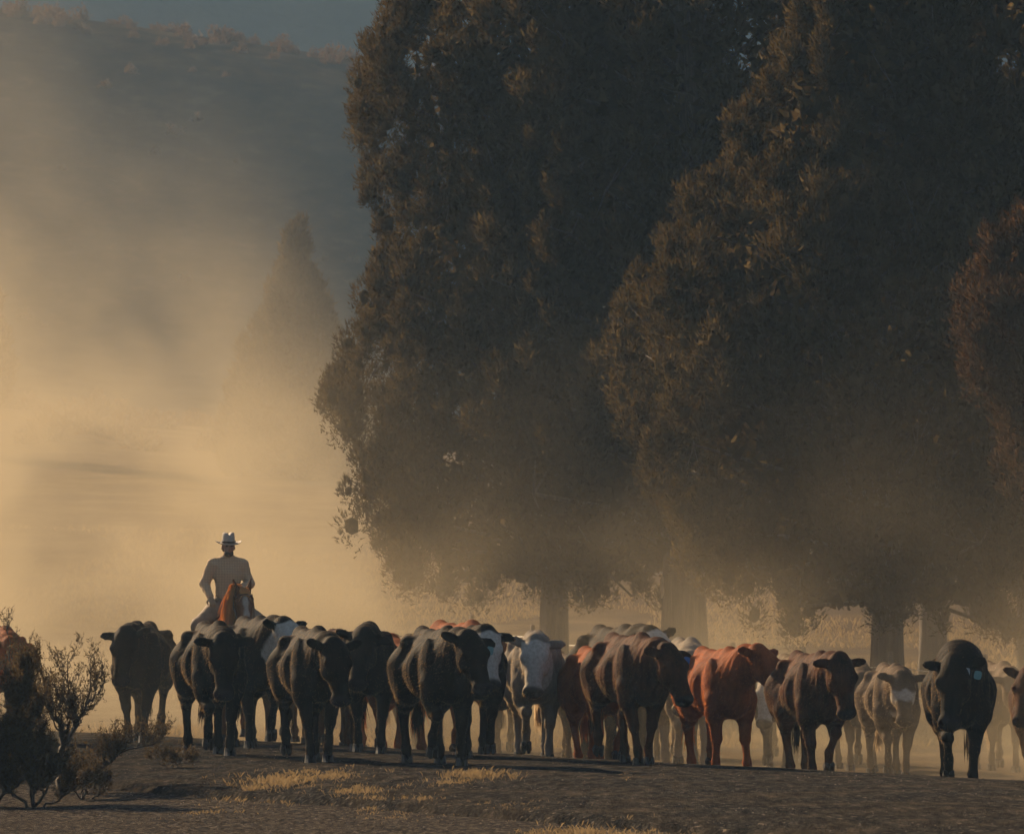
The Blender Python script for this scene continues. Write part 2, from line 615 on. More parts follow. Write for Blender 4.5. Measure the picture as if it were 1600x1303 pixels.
# ------------------------------------------------------------------ road
def road_mat():
    m, nt, p, out = new_mat('chip_seal_asphalt')
    tc = nt.nodes.new('ShaderNodeTexCoord')
    v1 = nt.nodes.new('ShaderNodeTexVoronoi')
    v1.inputs['Scale'].default_value = 34
    nt.links.new(tc.outputs['Object'], v1.inputs['Vector'])
    n1 = noise(nt, 0.8, 5, 0.6, tc.outputs['Object'])
    n2 = noise(nt, 70, 3, 0.7, tc.outputs['Object'])
    chip = ramp(nt, v1.outputs['Color'], [(0.15, (0.024, 0.024, 0.024)), (0.6, (0.056, 0.054, 0.052)), (0.88, (0.12, 0.11, 0.10)), (0.96, (0.42, 0.36, 0.29))]).outputs[0]
    mps = nt.nodes.new('ShaderNodeMapping')
    mps.inputs['Rotation'].default_value = (0, 0, -0.445)
    mps.inputs['Scale'].default_value = (5.0, 0.9, 1.0)
    nt.links.new(tc.outputs['Object'], mps.inputs[0])
    n5 = noise(nt, 1.3, 6, 0.72, mps.outputs[0])
    c = mix(nt, ramp(nt, n1.outputs[0], [(0.40, 0.0), (0.65, 0.7)]).outputs[0], chip, (0.095, 0.078, 0.060))
    c = mix(nt, 1.0, c, ramp(nt, n5.outputs[0], [(0.30, (0.35, 0.35, 0.36)), (0.5, (0.95, 0.93, 0.9)), (0.72, (1.9, 1.75, 1.55))]).outputs[0], 'MULTIPLY')
    nt.links.new(c, p.inputs['Base Color'])
    nt.links.new(ramp(nt, n2.outputs[0], [(0.3, 0.75), (0.7, 0.98)]).outputs[0], p.inputs['Roughness'])
    p.inputs['Specular IOR Level'].default_value = 0.0
    h = math_n(nt, 'ADD', v1.outputs['Distance'], n2.outputs[0])
    bump(nt, p, h, 1.0, 0.08)
    return m


along = np.array([-0.43, 0.9, 0]) / 0.9974
perp = np.array([0.9, 0.43, 0]) / 0.9974
c0 = np.array([-0.15, 57.8, 0]) - perp * (ROAD_W / 2)
ts = np.concatenate([np.linspace(-400, -30, 30), np.linspace(-29.7, 30, 240), np.linspace(31, 60, 15)])
us = np.concatenate([[-4.05, -3.9], np.linspace(-3.75, 3.75, 40), [3.9, 4.05]])
T, U = np.meshgrid(ts, us, indexing='ij')
wob = 0.10 * vnoise(T * 1.2, T * 0, 21) * (np.abs(U) > 3.8)
P = c0 + T[..., None] * along + (U + wob * np.sign(U))[..., None] * perp
crown = 0.015 + 0.05 * (1 - (U / 3.9) ** 2) + 0.006 * vnoise(T * 1.5, U * 2, 4)
crown = np.where(np.abs(U) > 3.8, np.where(np.abs(U) > 4.0, -0.12, -0.005), crown)
P[..., 2] = crown
fade = np.clip((T - 32) / 28, 0, 1)
P[..., 2] += fade * 0.0
nx, ny = T.shape
i = np.arange(nx - 1)[:, None] * ny + np.arange(ny - 1)[None, :]
F = np.stack([i, i + ny, i + ny + 1, i + 1], -1).reshape(-1, 4)
tag(link('road', np_mesh('road', P.reshape(-1, 3), F[:, ::-1]), road_mat()), 'worn dark chip seal road crossing in front of the herd', 'road', kind='structure')


def surf_z(x, y):
    n = float(edge_n(x, y))
    g = float(ground_z(x, y))
    if -ROAD_W < n < 0 and y < 86:
        u = n + ROAD_W / 2
        return max(g, 0.015 + 0.05 * (1 - (u / 3.9) ** 2))
    return g


# ================================================================== junipers
def juniper(name, px, d, profile, trunk_r, seed, label, mat='leaf', dens=1.0, lean=0.0, leaf_scale=1.0, group=None, bare=0.0):
    rng = np.random.default_rng(seed)
    base = at(px, d)
    gz = float(ground_z(base.x, base.y)) - 0.05
    root = empty(name, (base.x, base.y, gz))
    tag(root, label, 'tree', group)
    zs = [p[0] - gz for p in profile]; rs = [p[1] for p in profile]
    H = zs[-1]; z0 = zs[0]
    Rz = lambda z: np.interp(z, zs, rs) * 0.93
    # trunk: fluted, flared at the root
    m = 26
    tz = np.linspace(-0.15, H * 0.93, m)
    ang = np.arange(22) * 2 * math.pi / 22
    rad = trunk_r * (1 - 0.93 * np.clip(tz / (H * 0.95), 0, 1) ** 0.8) + trunk_r * 0.5 * np.exp(-np.clip(tz, 0, 9) / 0.35)
    cx = 0.25 * np.sin(tz * 0.5 + seed) * np.clip(tz / H, 0, 1) + lean * tz; cyy = 0.2 * np.cos(tz * 0.43 + seed) * np.clip(tz / H, 0, 1)
    flute = 1 + 0.10 * np.sin(ang[None, :] * 5 + tz[:, None] * 0.5 + seed) + 0.06 * np.sin(ang[None, :] * 9 - tz[:, None] * 0.8) + 0.03 * rng.normal(size=(m, 22))
    V = np.stack([cx[:, None] + rad[:, None] * flute * np.cos(ang), cyy[:, None] + rad[:, None] * flute * np.sin(ang), np.repeat(tz[:, None], 22, 1)], -1).reshape(-1, 3)
    i = np.arange(m - 1)[:, None] * 22; j = np.arange(22)[None, :]; j2 = (j + 1) % 22
    link('trunk', np_mesh('trunk', V, np.stack([i + j, i + j2, i + 22 + j2, i + 22 + j], -1).reshape(-1, 4)), MAT['bark'], root)
    # lobes of the crown, spread evenly over its envelope
    nl = int(150 * dens)
    gz_ = np.linspace(z0, H, 200)
    cdf = np.cumsum(Rz(gz_) ** 0.8 + 0.15); cdf /= cdf[-1]
    lz = np.interp((np.arange(nl) + rng.random(nl)) / nl, cdf, gz_)
    th = np.arange(nl) * 2.399963 + rng.normal(0, 0.25, nl)
    lr = np.clip(Rz(lz) * rng.uniform(0.13, 0.26, nl), 0.26, 0.95)
    rr = np.maximum(0, Rz(lz) * (1 + 0.05 * np.sin(th * 3 + lz * 1.3 + seed) + np.clip(rng.normal(0, 0.07, nl), -0.15, 0.04)) - lr * 0.85)
    LC = np.stack([rr * np.cos(th) + lean * lz, rr * np.sin(th), lz], -1)
    # limbs out to the lobes
    limbs = []
    for q in range(0, nl, 2):
        a = np.array([lean * lz[q], 0, max(z0 + 0.4, lz[q] - rr[q] * 0.45)])
        b = LC[q]
        mid = (a + b) / 2 + rng.normal(0, 0.12, 3) + np.array([0, 0, 0.18])
        w = trunk_r * 0.22 * (1 - 0.6 * lz[q] / H)
        limbs.append([(a, w), (mid, w * 0.7), (b, w * 0.35)])
        u = rand_unit(rng, 3)
        for e in u:
            limbs.append([(b, w * 0.3), (b + e * lr[q] * 0.5 + np.array([0, 0, 0.1]), w * 0.18), (b + e * lr[q] * 0.95 + np.array([0, 0, 0.22]), 0.006)])
    V, Fq = tubes(limbs, 4)
    link('limbs', np_mesh('limbs', V, Fq), MAT['bark'], root)['kind'] = 'stuff'
    # rounded clumps on each lobe; each is a leafy heart bristling with sprays
    CC, CR, CO = [], [], []
    for q in range(nl):
        n = int((7 + 13 * (lr[q] ** 1.4)) * (1.0 if LC[q][1] < 0.5 * rr[q] + 0.2 else 0.3))
        u = rand_unit(rng, n)
        outw = np.array([math.cos(th[q]), math.sin(th[q]), 0.35])
        u = u[(u @ outw) > -0.3]
        c = LC[q] + u * (lr[q] * rng.uniform(0.55, 1.0, len(u)))[:, None] * np.array([1, 1, 1.35])
        CC.append(c); CR.append(rng.uniform(0.13, 0.33, len(u)) * (0.75 + 0.35 * lr[q])); CO.append(u)
    CC = np.concatenate(CC); CR = np.concatenate(CR); CO = np.concatenate(CO)
    ok = CC[:, 2] > z0 - 0.1
    CC, CR, CO = CC[ok], CR[ok], CO[ok]
    n = len(CC)
    per = int(168 / leaf_scale)
    ci = np.repeat(np.arange(n), per)
    u = rand_unit(rng, len(ci))
    u = u + CO[ci] * 0.35 + np.array([0, 0, 0.12]); u /= np.linalg.norm(u, axis=1)[:, None]
    lump = 1 + 0.22 * np.sin(u[:, 0] * 6 + ci * 1.7) * np.sin(u[:, 2] * 5 + ci * 0.9) + 0.12 * np.sin(u[:, 1] * 11 + ci)
    pos = CC[ci] + u * (CR[ci] * lump * rng.uniform(0.45, 1.0, len(ci)) ** 0.8)[:, None] * np.array([1, 1, 1.4])
    dr = u * 0.6 + np.array([0, 0, 0.7]) + rng.normal(0, 0.30, (len(ci), 3))
    dr /= np.linalg.norm(dr, axis=1)[:, None]
    V1, F1 = sprays(pos, dr, rng.uniform(0.06, 0.15, len(ci)) * leaf_scale, rng.uniform(0.022, 0.045, len(ci)) * leaf_scale, rng)
    nn = u + rng.normal(0, 0.28, u.shape); nn /= np.linalg.norm(nn, axis=1)[:, None]
    N1 = np.repeat(nn, 3, axis=0)
    Vc, Fc = blobs(CC, CR * 0.36, rng, 0, 1.35, 0.22)
    iv_, _ = ico(0)
    N2 = np.tile(iv_, (n, 1))
    # dark inner foliage so the eye does not go through
    ni = int(11000 * dens)
    iz = z0 + 0.3 + (H - z0 - 0.6) * rng.random(ni) ** 1.1
    it = rng.uniform(0, 2 * math.pi, ni); ir = Rz(iz) * rng.uniform(0.3, 0.80, ni)
    ip = np.stack([ir * np.cos(it) + lean * iz, ir * np.sin(it), iz], -1)
    V2, F2 = sprays(ip, rand_unit(rng, ni) + np.array([0, 0, 0.4]), rng.uniform(0.16, 0.30, ni), rng.uniform(0.10, 0.22, ni), rng)
    N3 = np.repeat(np.stack([np.cos(it), np.sin(it), np.full(ni, 0.2)], -1) / 1.02, 3, axis=0)
    parts_v, parts_f, o_ = [V1], [F1], len(V1)
    for a_, b_ in ((Vc, Fc), (V2, F2)):
        parts_v.append(a_); parts_f.append(b_ + o_); o_ += len(a_)
    me_c = np_mesh('crown', np.concatenate(parts_v), np.concatenate(parts_f), True)
    set_normals(me_c, np.concatenate([N1, N2, N3]))
    cr = link('crown', me_c, MAT[mat], root)
    cr['kind'] = 'stuff'
    return root


juniper('juniper_tree', 868, 85, [(2.0, 1.6), (2.45, 2.6), (2.9, 3.3), (3.6, 3.85), (5.05, 4.1), (6, 3.95), (7.3, 3.6), (8, 3.3), (9.27, 3.2), (10.4, 3.75), (12.1, 3.1), (14, 2.2), (16.5, 0.5)], 0.26, 11,
        'huge dense juniper whose long flank stands against the dusty hill, slim trunk', dens=1.6, leaf_scale=0.85)
juniper('juniper_tree', 1073, 82, [(2.3, 2.2), (3.2, 3.2), (5, 3.7), (8, 3.7), (12, 3.6), (15, 2.4), (18, 0.5)], 0.40, 23,
        'tall dark juniper on the thickest trunk, with a small pale patch on its left side', dens=0.95, leaf_scale=1.1)
juniper('juniper_tree', 1385, 74, [(1.5, 1.9), (2.7, 3.1), (3.9, 3.7), (5.05, 4.5), (6.65, 3.9), (7.6, 2.9), (9.2, 2.0), (10.7, 1.5), (13, 0.4)], 0.27, 37,
        'broad brownish juniper spreading low in front of the other trees', dens=1.2, leaf_scale=0.8)
juniper('juniper_tree', 1458, 90, [(2.2, 2.0), (4, 3.2), (7, 3.7), (10, 3.5), (13, 2.6), (17, 0.5)], 0.25, 41,
        'shadowed juniper rising behind the broad one, thin trunk beside it', dens=0.7, leaf_scale=1.6)
juniper('juniper_tree', 1735, 66, [(2.8, 1.0), (3.6, 1.7), (5.3, 2.1), (6.6, 1.5), (7.6, 0.5)], 0.2, 53,
        'rust coloured juniper cut off by the edge above the black bull', mat='leaf_brown', dens=0.75, leaf_scale=0.8)
juniper('juniper_tree', 1610, 84, [(2.4, 1.6), (4, 3.0), (7, 3.4), (10, 3.2), (13, 2.4), (16, 0.5)], 0.25, 59,
        'dark juniper filling the gap above the rust coloured one', dens=0.7, leaf_scale=1.6)
juniper('juniper_tree', 462, 158, [(6.0, 1.9), (7.0, 2.6), (8.6, 2.3), (10.4, 1.6), (12.2, 0.8), (13.9, 0.12)], 0.2, 61,
        'pointed juniper veiled in dust behind the rider', dens=0.7, leaf_scale=2.0)
juniper('juniper_tree', -58, 165, [(8.6, 1.2), (10, 1.6), (12.4, 1.2), (14.4, 0.2)], 0.18, 67,
        'dusty juniper at the frame edge above the sagebrush', dens=0.5, leaf_scale=2.0)

# small pale patch laid over the left side of the thick trunk
patch_tree = [o for o in COL.objects if o.name.startswith('juniper_tree')][1]
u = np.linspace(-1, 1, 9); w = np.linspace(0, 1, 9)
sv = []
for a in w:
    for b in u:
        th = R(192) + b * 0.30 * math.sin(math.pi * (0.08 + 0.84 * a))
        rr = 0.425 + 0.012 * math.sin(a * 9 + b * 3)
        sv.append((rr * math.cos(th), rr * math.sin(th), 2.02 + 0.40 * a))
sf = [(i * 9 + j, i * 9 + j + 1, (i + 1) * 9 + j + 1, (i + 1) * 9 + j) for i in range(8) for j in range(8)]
link('trunk_patch', np_mesh('trunk_patch', sv, sf), simple_mat('pale_patch', (0.42, 0.32, 0.21), 0.8, 0.3, 8), patch_tree)

# ------------------------------------------------------------------ far sage and small junipers on the hillside
def shrub_mesh(seed, n=240, flat=0.7, stems=7):
    rng = np.random.default_rng(seed)
    u = rand_unit(rng, n)
    u[:, 2] = np.abs(u[:, 2])
    pos = u * (rng.random(n) ** 0.4)[:, None] * np.array([0.5, 0.5, flat])
    pos *= (1 + 0.25 * np.sin(u[:, :1] * 5 + seed) + 0.2 * np.sin(u[:, 1:2] * 7))
    dr = u + np.array([0, 0, 0.6]) + rng.normal(0, 0.3, (n, 3))
    dr /= np.linalg.norm(dr, axis=1)[:, None]
    V1, F1 = blades(pos, dr, rng.uniform(0.14, 0.26, n), rng.uniform(0.05, 0.11, n), rng)
    return np_mesh('shrub', V1, F1, False)


rng = np.random.default_rng(5)
far_leaf = leaf_mat('far_sage_leaf', (0.035, 0.028, 0.017), (0.08, 0.055, 0.03), (0.13, 0.075, 0.035), 0.35)
shrubs = [shrub_mesh(s) for s in (1, 2, 3, 4)]
for me in shrubs: me.materials.append(far_leaf)
spots = []
for k in range(150):                                        # crest of the ridge
    spots.append((rng.uniform(-36, 4), rng.uniform(284, 297), rng.uniform(0.4, 1.15)))
for k in range(46):                                        # lower slope behind the rider
    spots.append((rng.uniform(-24, -3), rng.uniform(172, 230), rng.uniform(0.7, 1.5)))
for k in range(24):
    spots.append((rng.uniform(-34, -2), rng.uniform(246, 282), rng.uniform(0.4, 0.9)))
for k, (x, y, s) in enumerate(spots):
    o = link('sage_shrub', shrubs[k % 4])
    o.location = (x, y, float(ground_z(x, y)) - 0.1 * s)
    o.rotation_euler = (0, 0, rng.uniform(0, 6.28))
    o.scale = (s * rng.uniform(0.8, 1.4), s, s * rng.uniform(0.7, 1.1))
    if k < 150: tag(o, 'small sunlit shrub along the crest of the far ridge', 'shrub', 'shrubs on the ridge crest')
    elif k < 196: tag(o, 'pale shrub on the dusty lower slope behind the rider', 'shrub', 'shrubs on the lower slope')
    else: tag(o, 'dim shrub on the shaded face of the far hill', 'shrub', 'shrubs on the shaded hill face')

# ------------------------------------------------------------------ fence beyond the herd
post_mat = simple_mat('weathered_post', (0.16, 0.12, 0.085), 0.85, 0.3, 14)
wire_mat, nt, p, out = new_mat('fence_wire')
p.inputs['Base Color'].default_value = (0.55, 0.53, 0.50, 1)
p.inputs['Metallic'].default_value = 0.6
p.inputs['Roughness'].default_value = 0.45
fence = empty('wire_fence', (0, 0, 0))
tag(fence, 'wire fence with thin weathered posts beyond the herd', 'fence')
fa, fb = at(690, 93), at(1760, 66)
N = 9
tops = []
for k in range(N):
    p_ = fa.lerp(fb, (k + 0.55) / N)
    gz = float(ground_z(p_.x, p_.y))
    rot = 0.03 * math.sin(k * 2.1)
    V, Fq = tubes([[((0, 0, -0.2), 0.05), ((rot, 0, 0.7), 0.047), ((rot * 2, 0, 1.32), 0.042), ((rot * 2, 0, 1.335), 0.02)]], 6)
    o = link('post', np_mesh('post', V, Fq), post_mat, fence)
    o.location = (p_.x, p_.y, gz)
    tops.append((p_.x, p_.y, gz))
for hgt in (1.12, 0.72):
    path = []
    for k in range(N - 1):
        a, b = np.array(tops[k]), np.array(tops[k + 1])
        for t in np.linspace(0, 1, 6, endpoint=(k == N - 2)):
            q = a + (b - a) * t
            q[2] += hgt - 0.06 * math.sin(math.pi * t)
            q[1] -= 0.05
            path.append((q, 0.006))
    V, Fq = tubes([path], 4)
    link('wire', np_mesh('wire', V, Fq), wire_mat, fence)


# ================================================================== cattle
def unit(v):
    v = np.array(v, float)
    return v / np.linalg.norm(v)


def add_hair(me_v, me_f, rng, n, length, bias, name='hair'):
    """short coat hairs scattered on a quad mesh"""
    a, b, c, d = (me_v[me_f[:, i]] for i in range(4))
    nr = np.cross(c - a, d - b)
    ar = np.linalg.norm(nr, axis=1)
    nr = nr / (ar[:, None] + 1e-12)
    q = rng.choice(len(me_f), n, p=ar / ar.sum())
    s, t = rng.random((n, 1)), rng.random((n, 1))
    pos = (a[q] * (1 - s) + b[q] * s) * (1 - t) + (d[q] * (1 - s) + c[q] * s) * t
    dr = nr[q] * 0.42 + np.array(bias) * 0.8 + rng.normal(0, 0.22, (n, 3))
    dr /= np.linalg.norm(dr, axis=1)[:, None]
    side = np.cross(dr, rand_unit(rng, n)); side /= np.linalg.norm(side, axis=1)[:, None]
    pos = pos - nr[q] * 0.004
    L = (rng.uniform(0.4, 1.2, n) * length)[:, None]
    hv = np.stack([pos - side * 0.0022, pos + side * 0.0022, pos + dr * L], 1).reshape(-1, 3)
    return hv, np.arange(n * 3).reshape(-1, 3)


def hoof_mesh():
    V, F = [], []
    for s in (-1, 1):
        b = len(V)
        for z, w, l0, l1 in ((0.075, 0.020, -0.030, 0.034), (0.035, 0.023, -0.036, 0.052), (0.0, 0.026, -0.040, 0.070)):
            cx = s * 0.026
            for (x, f) in ((-w, l0 * 0.8), (w, l0 * 0.8), (w * 1.02, l1 * 0.4), (w * 0.45 - s * 0.004, l1), (-w * 0.45 - s * 0.004, l1), (-w * 1.02, l1 * 0.4)):
                V.append((cx + x, -f, z))
        for r in range(2):
            for i in range(6):
                j = (i + 1) % 6
                F.append((b + r * 6 + j, b + r * 6 + i, b + (r + 1) * 6 + i, b + (r + 1) * 6 + j))
        F.append((b + 12, b + 13, b + 14, b + 15)); F.append((b + 12, b + 15, b + 16, b + 17))
        F.append((b + 3, b + 2, b + 1, b + 0)); F.append((b + 5, b + 4, b + 3, b + 0))
    return np_mesh('hoof', V, F, False)


def ball_mesh(name, r, seg=10, rings=7):
    V, F = [], []
    for i in range(rings + 1):
        a = math.pi * i / rings
        for j in range(seg):
            b = 2 * math.pi * j / seg
            V.append((r * math.sin(a) * math.cos(b), r * math.sin(a) * math.sin(b), r * math.cos(a)))
    for i in range(rings):
        for j in range(seg):
            F.append((i * seg + j, (i + 1) * seg + j, (i + 1) * seg + (j + 1) % seg, i * seg + (j + 1) % seg))
    return np_mesh(name, V, F)


def plate_mesh(name, w, h, t):
    """rounded flat plate facing -Y, hanging from its top edge"""
    out = []
    for k in range(16):
        a = 2 * math.pi * k / 16
        c, s = math.cos(a), math.sin(a)
        e = 0.55
        out.append((w / 2 * math.copysign(abs(c) ** e, c), -h / 2 + h / 2 * math.copysign(abs(s) ** e, s)))
    V = [(x, -t / 2, z) for x, z in out] + [(x, t / 2, z) for x, z in out] + [(0, -t / 2 - 0.001, -h / 2), (0, t / 2 + 0.001, -h / 2)]
    F = []
    for k in range(16):
        j = (k + 1) % 16
        F += [(k, j, 32), (16 + j, 16 + k, 33), (k, 16 + k, 16 + j), (k, 16 + j, j)]
    return np_mesh(name, V, F, False)


HOOF = hoof_mesh(); HOOF.materials.append(MAT['hoof'])
EYE = ball_mesh('eye', 0.021); EYE.materials.append(MAT['eye'])
TAGS = {}
for key in ('teal', 'blue', 'grey'):
    TAGS[key] = plate_mesh('ear_tag', 0.072, 0.082, 0.006)
    TAGS[key].materials.append(MAT['tag_' + key])


def gait(ph):
    """foot offset (m) and lift (0..1) at phase ph of the walk"""
    ph %= 1.0
    if ph < 0.64:
        return 0.24 - 0.48 * ph / 0.64, 0.0
    q = (ph - 0.64) / 0.36
    return -0.24 + 0.48 * q, math.sin(math.pi * min(1, q * 1.15)) ** 0.8


def cow(px, d, yaw, scale, colour, label, head=(0, 55, 0.0), phase=0.0, face='none', tags=(), h=0.02, seed=0, fat=1.0, bull=False, hair=11500, dz=0.0):
    """px, d: photo column and distance of the brisket; yaw>0 heads to the right of the picture.
    head = (turn to picture right, pitch below horizontal, raise)"""
    rng = np.random.default_rng(seed + 1000)
    yw = R(yaw)
    fw = Vector((math.sin(yw), -math.cos(yw), 0))
    p = at(px, d) - fw * (0.42 * scale)
    gz = surf_z(p.x, p.y)
    ch = p + fw * 0.42 * scale; hd_ = p - fw * 0.6 * scale
    gz = max(surf_z(ch.x, ch.y), surf_z(hd_.x, hd_.y)) * 0.5 + min(surf_z(ch.x, ch.y), surf_z(hd_.x, hd_.y)) * 0.5 + dz
    root = empty('cow', (p.x, p.y, gz), yw, scale)
    tag(root, label, 'cow', 'cattle of the walking herd')
    # local frame: forward is -Y, so (x, forward, z) -> (x, -forward, z)
    P = lambda x, f, z: (x, -f, z)
    fl = Field((-0.62, -1.75, -0.02), (0.62, 1.1, 1.72), h)
    k = 0.09
    w = fat * 0.82
    # trunk
    fl.ell(P(0, 0.34, 0.935), (0.27 * w, 0.44, 0.335), k)
    fl.ell(P(0, -0.10, 0.935), (0.37 * w, 0.50, 0.325), 0.14)
    fl.ell(P(0, -0.50, 0.98), (0.29 * w, 0.38, 0.295), 0.12)
    fl.chain([P(0, 0.56, 1.235), P(0, 0.42, 1.295), P(0, 0.15, 1.265), P(0, -0.25, 1.265), P(0, -0.60, 1.29), P(0, -0.82, 1.20)], [0.05, 0.050, 0.042, 0.042, 0.052, 0.05], 0.11, 1.0)
    for s in (-1, 1):
        fl.ell(P(s * 0.235 * w, -0.47, 1.205), (0.07, 0.085, 0.06), 0.08)          # hook bones
        fl.ell(P(s * 0.13, -0.84, 1.07), (0.10, 0.09, 0.11), 0.09)                 # pin bones
        fl.ell(P(s * 0.195, 0.40, 0.98), (0.070, 0.15, 0.27), 0.05)                # shoulder blade
        fl.ell(P(s * 0.165, 0.48, 0.76), (0.085, 0.13, 0.13), 0.06)                 # upper arm
        fl.ell(P(s * 0.19, -0.58, 0.88), (0.145, 0.25, 0.27), 0.10)                # thigh
        fl.ell(P(s * 0.36 * w, -0.26, 1.13), (0.08, 0.13, 0.11), 0.09, sub=True)   # flank hollow
        fl.ell(P(s * 0.325 * w, 0.13, 0.98), (0.035, 0.05, 0.26), 0.07, sub=True)  # behind the shoulder
        fl.ell(P(s * 0.225, 0.66, 1.00), (0.06, 0.06, 0.20), 0.07, sub=True)        # before the shoulder
    fl.ell(P(0, 0.60, 0.80), (0.125, 0.15, 0.18), 0.12)                             # brisket
    # neck and head
    turn, pitch, rise = R(head[0]), R(head[1]), head[2]
    poll = np.array(P(0.40 * math.sin(turn), 1.00 - 0.12 * (1 - math.cos(turn)), 1.22 + rise))
    sh = np.array(P(0, 0.52, 1.04))
    mid = (sh + poll) / 2 + np.array([0, 0, 0.02])
    nk = 0.215 if not bull else 0.29
    fl.chain([sh, mid, poll + np.array([0, 0.05, -0.06])], [nk + 0.02, nk * 0.86, 0.135], 0.10, 0.80)
    fl.chain([P(0, 0.62, 0.88), mid + np.array([0, -0.03, -0.16]), poll + np.array([0, -0.01, -0.20])], [0.13, 0.085, 0.06], 0.08, 0.55)   # dewlap
    if bull:
        fl.ell((sh + np.array([0, -0.10, 0.22])), (0.19, 0.30, 0.17), 0.14)
    hdir = np.array([math.cos(pitch) * math.sin(turn * 1.25), -math.cos(pitch) * math.cos(turn * 1.25), -math.sin(pitch)])
    lat = unit(np.cross(hdir, (0, 0, 1))); lat = -lat if lat[0] < 0 else lat       # picture right for a facing cow
    up = unit(np.cross(lat, hdir)); up = up if up @ np.array([0, -1, 0.6]) > 0 else -up
    rot = np.stack([lat, hdir, up], 1)
    hs = 1.20 if not bull else 1.28
    HL = lambda x, a, u: poll + (lat * x + hdir * a + up * u) * hs
    E = lambda c, r, kq, sub=False, rt=None: fl.ell(c, tuple(hs * t for t in r), kq, rot if rt is None else rt, sub)
    kk = 0.035
    E(HL(0, 0.05, -0.03), (0.122, 0.135, 0.105), 0.05)
    E(HL(0, 0.12, 0.0), (0.120, 0.15, 0.085), kk)
    fl.cone(HL(0, 0.16, -0.015), HL(0, 0.42, -0.025), 0.092 * hs, 0.068 * hs, kk)
    E(HL(0, 0.445, -0.035), (0.094, 0.062, 0.074), kk)
    fl.cone(HL(0, 0.10, -0.115), HL(0, 0.40, -0.085), 0.075 * hs, 0.044 * hs, kk)
    E(HL(0, -0.05, 0.0), (0.075, 0.06, 0.055), 0.04)                               # poll knob
    for s in (-1, 1):
        E(HL(s * 0.100, 0.145, 0.035), (0.030, 0.042, 0.028), 0.03)                # brow
        E(HL(s * 0.075, 0.16, -0.075), (0.048, 0.09, 0.07), 0.04)                  # cheek
        E(HL(s * 0.048, 0.485, -0.005), (0.016, 0.02, 0.02), 0.012, True)          # nostril
        dr = rng.uniform(-0.45, 0.40)
        ex = unit(lat * s + np.array([0, 0.12, -dr])); ez = unit(np.cross(ex, (0, 1, 0.1))); ey = np.cross(ez, ex)
        er = np.stack([ex, ey, ez], 1)
        e0 = HL(s * 0.095, -0.005, -0.01)
        fl.ell(e0 + ex * 0.098, (0.108, 0.022 + h * 0.25, 0.056), 0.035, er)
        fl.ell(e0 + ex * 0.125 + np.array([0, -0.032, -0.004]), (0.064, 0.017, 0.030), 0.018, er, True)
    # legs
    hooves = []
    for s, p0 in ((-1, phase + 0.25), (1, phase + 0.75)):
        off, lf = gait(p0)
        x0, x1 = s * 0.155, s * 0.115
        kn = P(x1 * 1.1, 0.43 + off * 0.5 + 0.17 * lf, 0.40 + 0.12 * lf)
        ft = P(x1, 0.42 + off - 0.05 * lf, 0.145 + 0.17 * lf)
        pa = P(x1, 0.45 + off - 0.10 * lf, 0.065 + 0.14 * lf)
        fl.chain([P(x0, 0.45, 0.80), P(x0 * 0.98, 0.40 + off * 0.15, 0.66), P(x0 * 0.9, 0.42 + off * 0.38, 0.50)], [0.130, 0.100, 0.060], 0.05)
        fl.chain([P(x0 * 0.9, 0.42 + off * 0.38 + 0.08 * lf, 0.50 + 0.04 * lf), kn], [0.064, 0.060], 0.03)
        fl.ell(kn, (0.058, 0.060, 0.066), 0.02)
        fl.chain([kn, P((kn[0] + ft[0]) / 2, -(kn[1] + ft[1]) / 2, (kn[2] + ft[2]) / 2), ft, pa], [0.052, 0.038, 0.049, 0.044], 0.02)
        hooves.append((pa, lf * 0.9))
    for s, p0 in ((-1, phase), (1, phase + 0.5)):
        off, lf = gait(p0)
        x0, x1 = s * 0.175, s * 0.13
        st = P(x0 * 1.05, -0.40 + off * 0.3, 0.72 + 0.03 * lf)
        hk = P(x1 * 1.1, -0.73 + off * 0.75, 0.49 + 0.07 * lf)
        ft = P(x1, -0.64 + off, 0.145 + 0.13 * lf)
        pa = P(x1, -0.605 + off - 0.05 * lf, 0.065 + 0.11 * lf)
        fl.chain([P(x0, -0.55, 0.95), st], [0.19, 0.13], 0.07)
        fl.chain([st, P((st[0] + hk[0]) / 2, -(st[1] + hk[1]) / 2 - 0.02, (st[2] + hk[2]) / 2), hk], [0.125, 0.088, 0.056], 0.05)
        fl.chain([P(x1 * 1.1, 0, 0)] * 0 + [hk, (np.array(hk) + np.array(ft)) / 2, ft, pa], [0.054, 0.040, 0.047, 0.046], 0.02)
        fl.ell(ft, (0.054, 0.056, 0.052), 0.02)
        hooves.append((pa, lf * 0.8))
    # tail
    sw = rng.uniform(-0.12, 0.12)
    fl.chain([P(0, -0.84, 1.20), P(sw * 0.3, -0.97, 1.08), P(sw * 0.7, -0.99, 0.80), P(sw, -0.98, 0.55)], [0.05, 0.036, 0.028, 0.024], 0.03)
    V, F = fl.mesh(2)
    nrm = np.zeros_like(V)
    fn = np.cross(V[F[:, 2]] - V[F[:, 0]], V[F[:, 3]] - V[F[:, 1]])
    for a in range(4): np.add.at(nrm, F[:, a], fn)
    nrm /= np.linalg.norm(nrm, axis=1)[:, None] + 1e-12
    dis = np.zeros(len(V))
    for a in range(6):
        kv = rng.normal(0, 1, 3) * np.array([16, 22, 9]) * (1 + 0.5 * a)
        dis += np.sin(V @ kv + rng.uniform(0, 6)) * (0.0010 / (1 + 0.25 * a))
    ribs = np.exp(-((V[:, 1] - 0.12) / 0.26) ** 2) * np.exp(-((V[:, 2] - 0.98) / 0.2) ** 2)
    dis += ribs * 0.0025 * np.sin((V[:, 1] + 0.35 * V[:, 2]) * 68)
